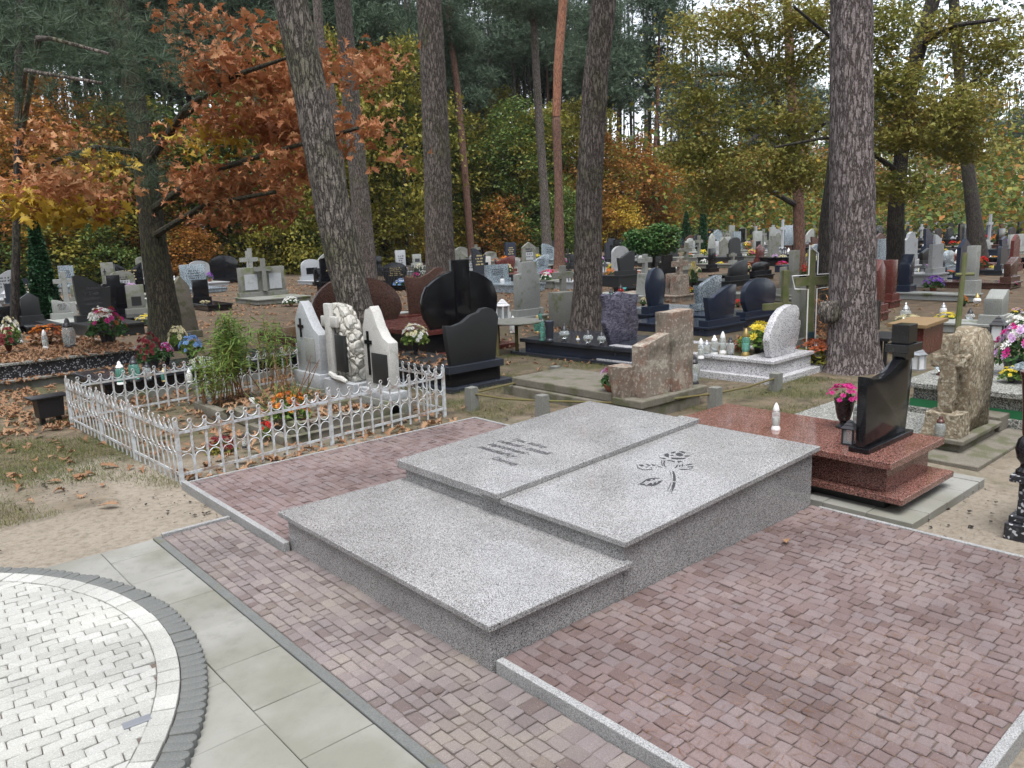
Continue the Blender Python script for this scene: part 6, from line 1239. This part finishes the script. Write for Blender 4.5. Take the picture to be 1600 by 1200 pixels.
# far woodland seen only as a mass
def woodland():
    V_ = []; F_ = []; n = 0
    N_ = 230000; px_ = rng.uniform(-60, 1660, N_); ed = np.where(px_ < 500, 41, np.where(px_ < 950, 41 + (px_ - 500) * .03, 54.5 + (px_ - 950) * .16)) ; d = ed + 16 + rng.uniform(0, 30, N_)
    rr = np.array([ray(p, 370) for p in px_[::20]]); rr = np.repeat(rr, 20, 0)[:N_]; u = rr[:, :2] / np.linalg.norm(rr[:, :2], axis=1)[:, None]
    jx = rng.normal(0, .8, (N_, 2)); xy = u * d[:, None] + jx; z = rng.uniform(0, 1, N_) ** 1.35 * 24 * (d / 70); keep = (np.sin(xy[:, 0] * .5 + z * .35) + np.sin(xy[:, 1] * .45 - z * .3) + rng.normal(0, .5, N_) > np.where(z > 6, np.where(px_ < 300, .75, 0.0), -.2)) | (z < 4)
    q = np.stack([xy[:, 0], xy[:, 1], terr(xy[:, 0], xy[:, 1]) + z], 1)[keep]
    V, F = inst(*CARD, q, .45 * rng.uniform(.5, 1.3, len(q)), None, 1); me = npmesh('far_woodland', V, F)
    zz = z[keep]; r_ = rng.random(len(q)); idx = np.where(zz > 7 + r_ * 5, 0, np.where(r_ < .5, 1, np.where(r_ < .88, 2, 3))).astype(np.int32)
    for nm in ('pine_needles', 'green_leaves', 'olive_leaves', 'orange_leaves', 'barkd'): me.materials.append(M[nm])
    me.polygons.foreach_set('material_index', idx); o = bpy.data.objects.new('far_woodland', me); col.objects.link(o); tag(o, 'dense far woodland closing off the view behind the trees', 'woodland', kind='stuff')
woodland()
mb = MB(); gq = random.Random(3)
for k in range(260):
    px_ = gq.uniform(-40, 1640); d = edge(px_) + gq.uniform(6, 42); q = RD(px_, 370, d); z = float(terr(q[0], q[1])); r = gq.uniform(.1, .22); mb.tube([(q[0], q[1], z - .2), (q[0] + gq.gauss(0, .3), q[1] + gq.gauss(0, .3), z + 9), (q[0] + gq.gauss(0, .6), q[1] + gq.gauss(0, .6), z + 24)], [r, r * .8, r * .4], 6)
tag(mb.build('far_trunks', M['barkd'], None, True), 'mass of thin dark trunks deep in the forest', 'woodland', kind='stuff')
n_ = 26000; az = rng.uniform(math.radians(96), math.radians(362), n_); dd = rng.uniform(20, 32, n_); zz = rng.uniform(0, 1, n_) * 13; q = np.stack([dd * np.cos(az), dd * np.sin(az), zz], 1); V, F = inst(*CARD, q, 1.0 * rng.uniform(.6, 1.3, n_), None, 1)
tag(link('surrounding_woodland', npmesh('surrounding_woodland', V, F), None, M['green_leaves']), 'wood that surrounds the cemetery on the near side', 'woodland', kind='stuff')

# ================================================================== labels that place every repeat
LM = [(-400, None), (240, 'the mossy dark tree'), (545, 'the leaning pine'), (685, 'the straight pine'), (918, 'the central pine'), (1095, 'the ivy column'), (1330, 'the thickest pine'), (1403, 'the bent oak'), (1520, 'the leaning trunk'), (2200, None)]
groups = {}
bpy.context.view_layer.update()
for o, ds in AUTO:
    px_ = proj(tuple(o.location))[0]; i = max(j for j in range(len(LM)) if LM[j][0] <= px_ or j == 0); i = min(i, len(LM) - 2); groups.setdefault((ds, i), []).append((px_, o))
ordn = ['first', 'second', 'third', 'fourth', 'fifth', 'sixth', 'seventh', 'eighth', 'ninth', 'tenth', 'eleventh', 'twelfth', 'thirteenth', 'fourteenth', 'fifteenth', 'sixteenth', 'seventeenth', 'eighteenth']
for (ds, i), L_ in groups.items():
    L_.sort(key=lambda t: t[0]); a, b = LM[i][1], LM[i + 1][1]
    where = ('between ' + a + ' and ' + b.replace('the ', '', 1)) if a and b else ('left of ' + b if b else 'right of ' + a)
    for k, (px_, o) in enumerate(L_):
        o['label'] = ds + ' ' + where if len(L_) == 1 else ds + ', ' + ordn[min(k, 17)] + ' from left ' + where
for o in list(bpy.data.objects):
    if o.parent and 'category' in o: del o['category']

# air between the near graves and the far wood
hz_ = MB().box(-60, 260, -130, 220, -2, 60).build('haze', None); hm = bpy.data.materials.new('thin_haze'); hm.use_nodes = True; hm.node_tree.nodes.remove(hm.node_tree.nodes['Principled BSDF'])
pv = hm.node_tree.nodes.new('ShaderNodeVolumePrincipled'); pv.inputs['Color'].default_value = (.86, .9, .96, 1); pv.inputs['Density'].default_value = .0002; hm.node_tree.links.new(pv.outputs[0], hm.node_tree.nodes['Material Output'].inputs['Volume'])
hz_.data.materials.clear(); hz_.data.materials.append(hm); tag(hz_, 'thin pale autumn haze', 'haze', kind='stuff')
sc.cycles.volume_bounces = 0; sc.cycles.volume_step_rate = 4
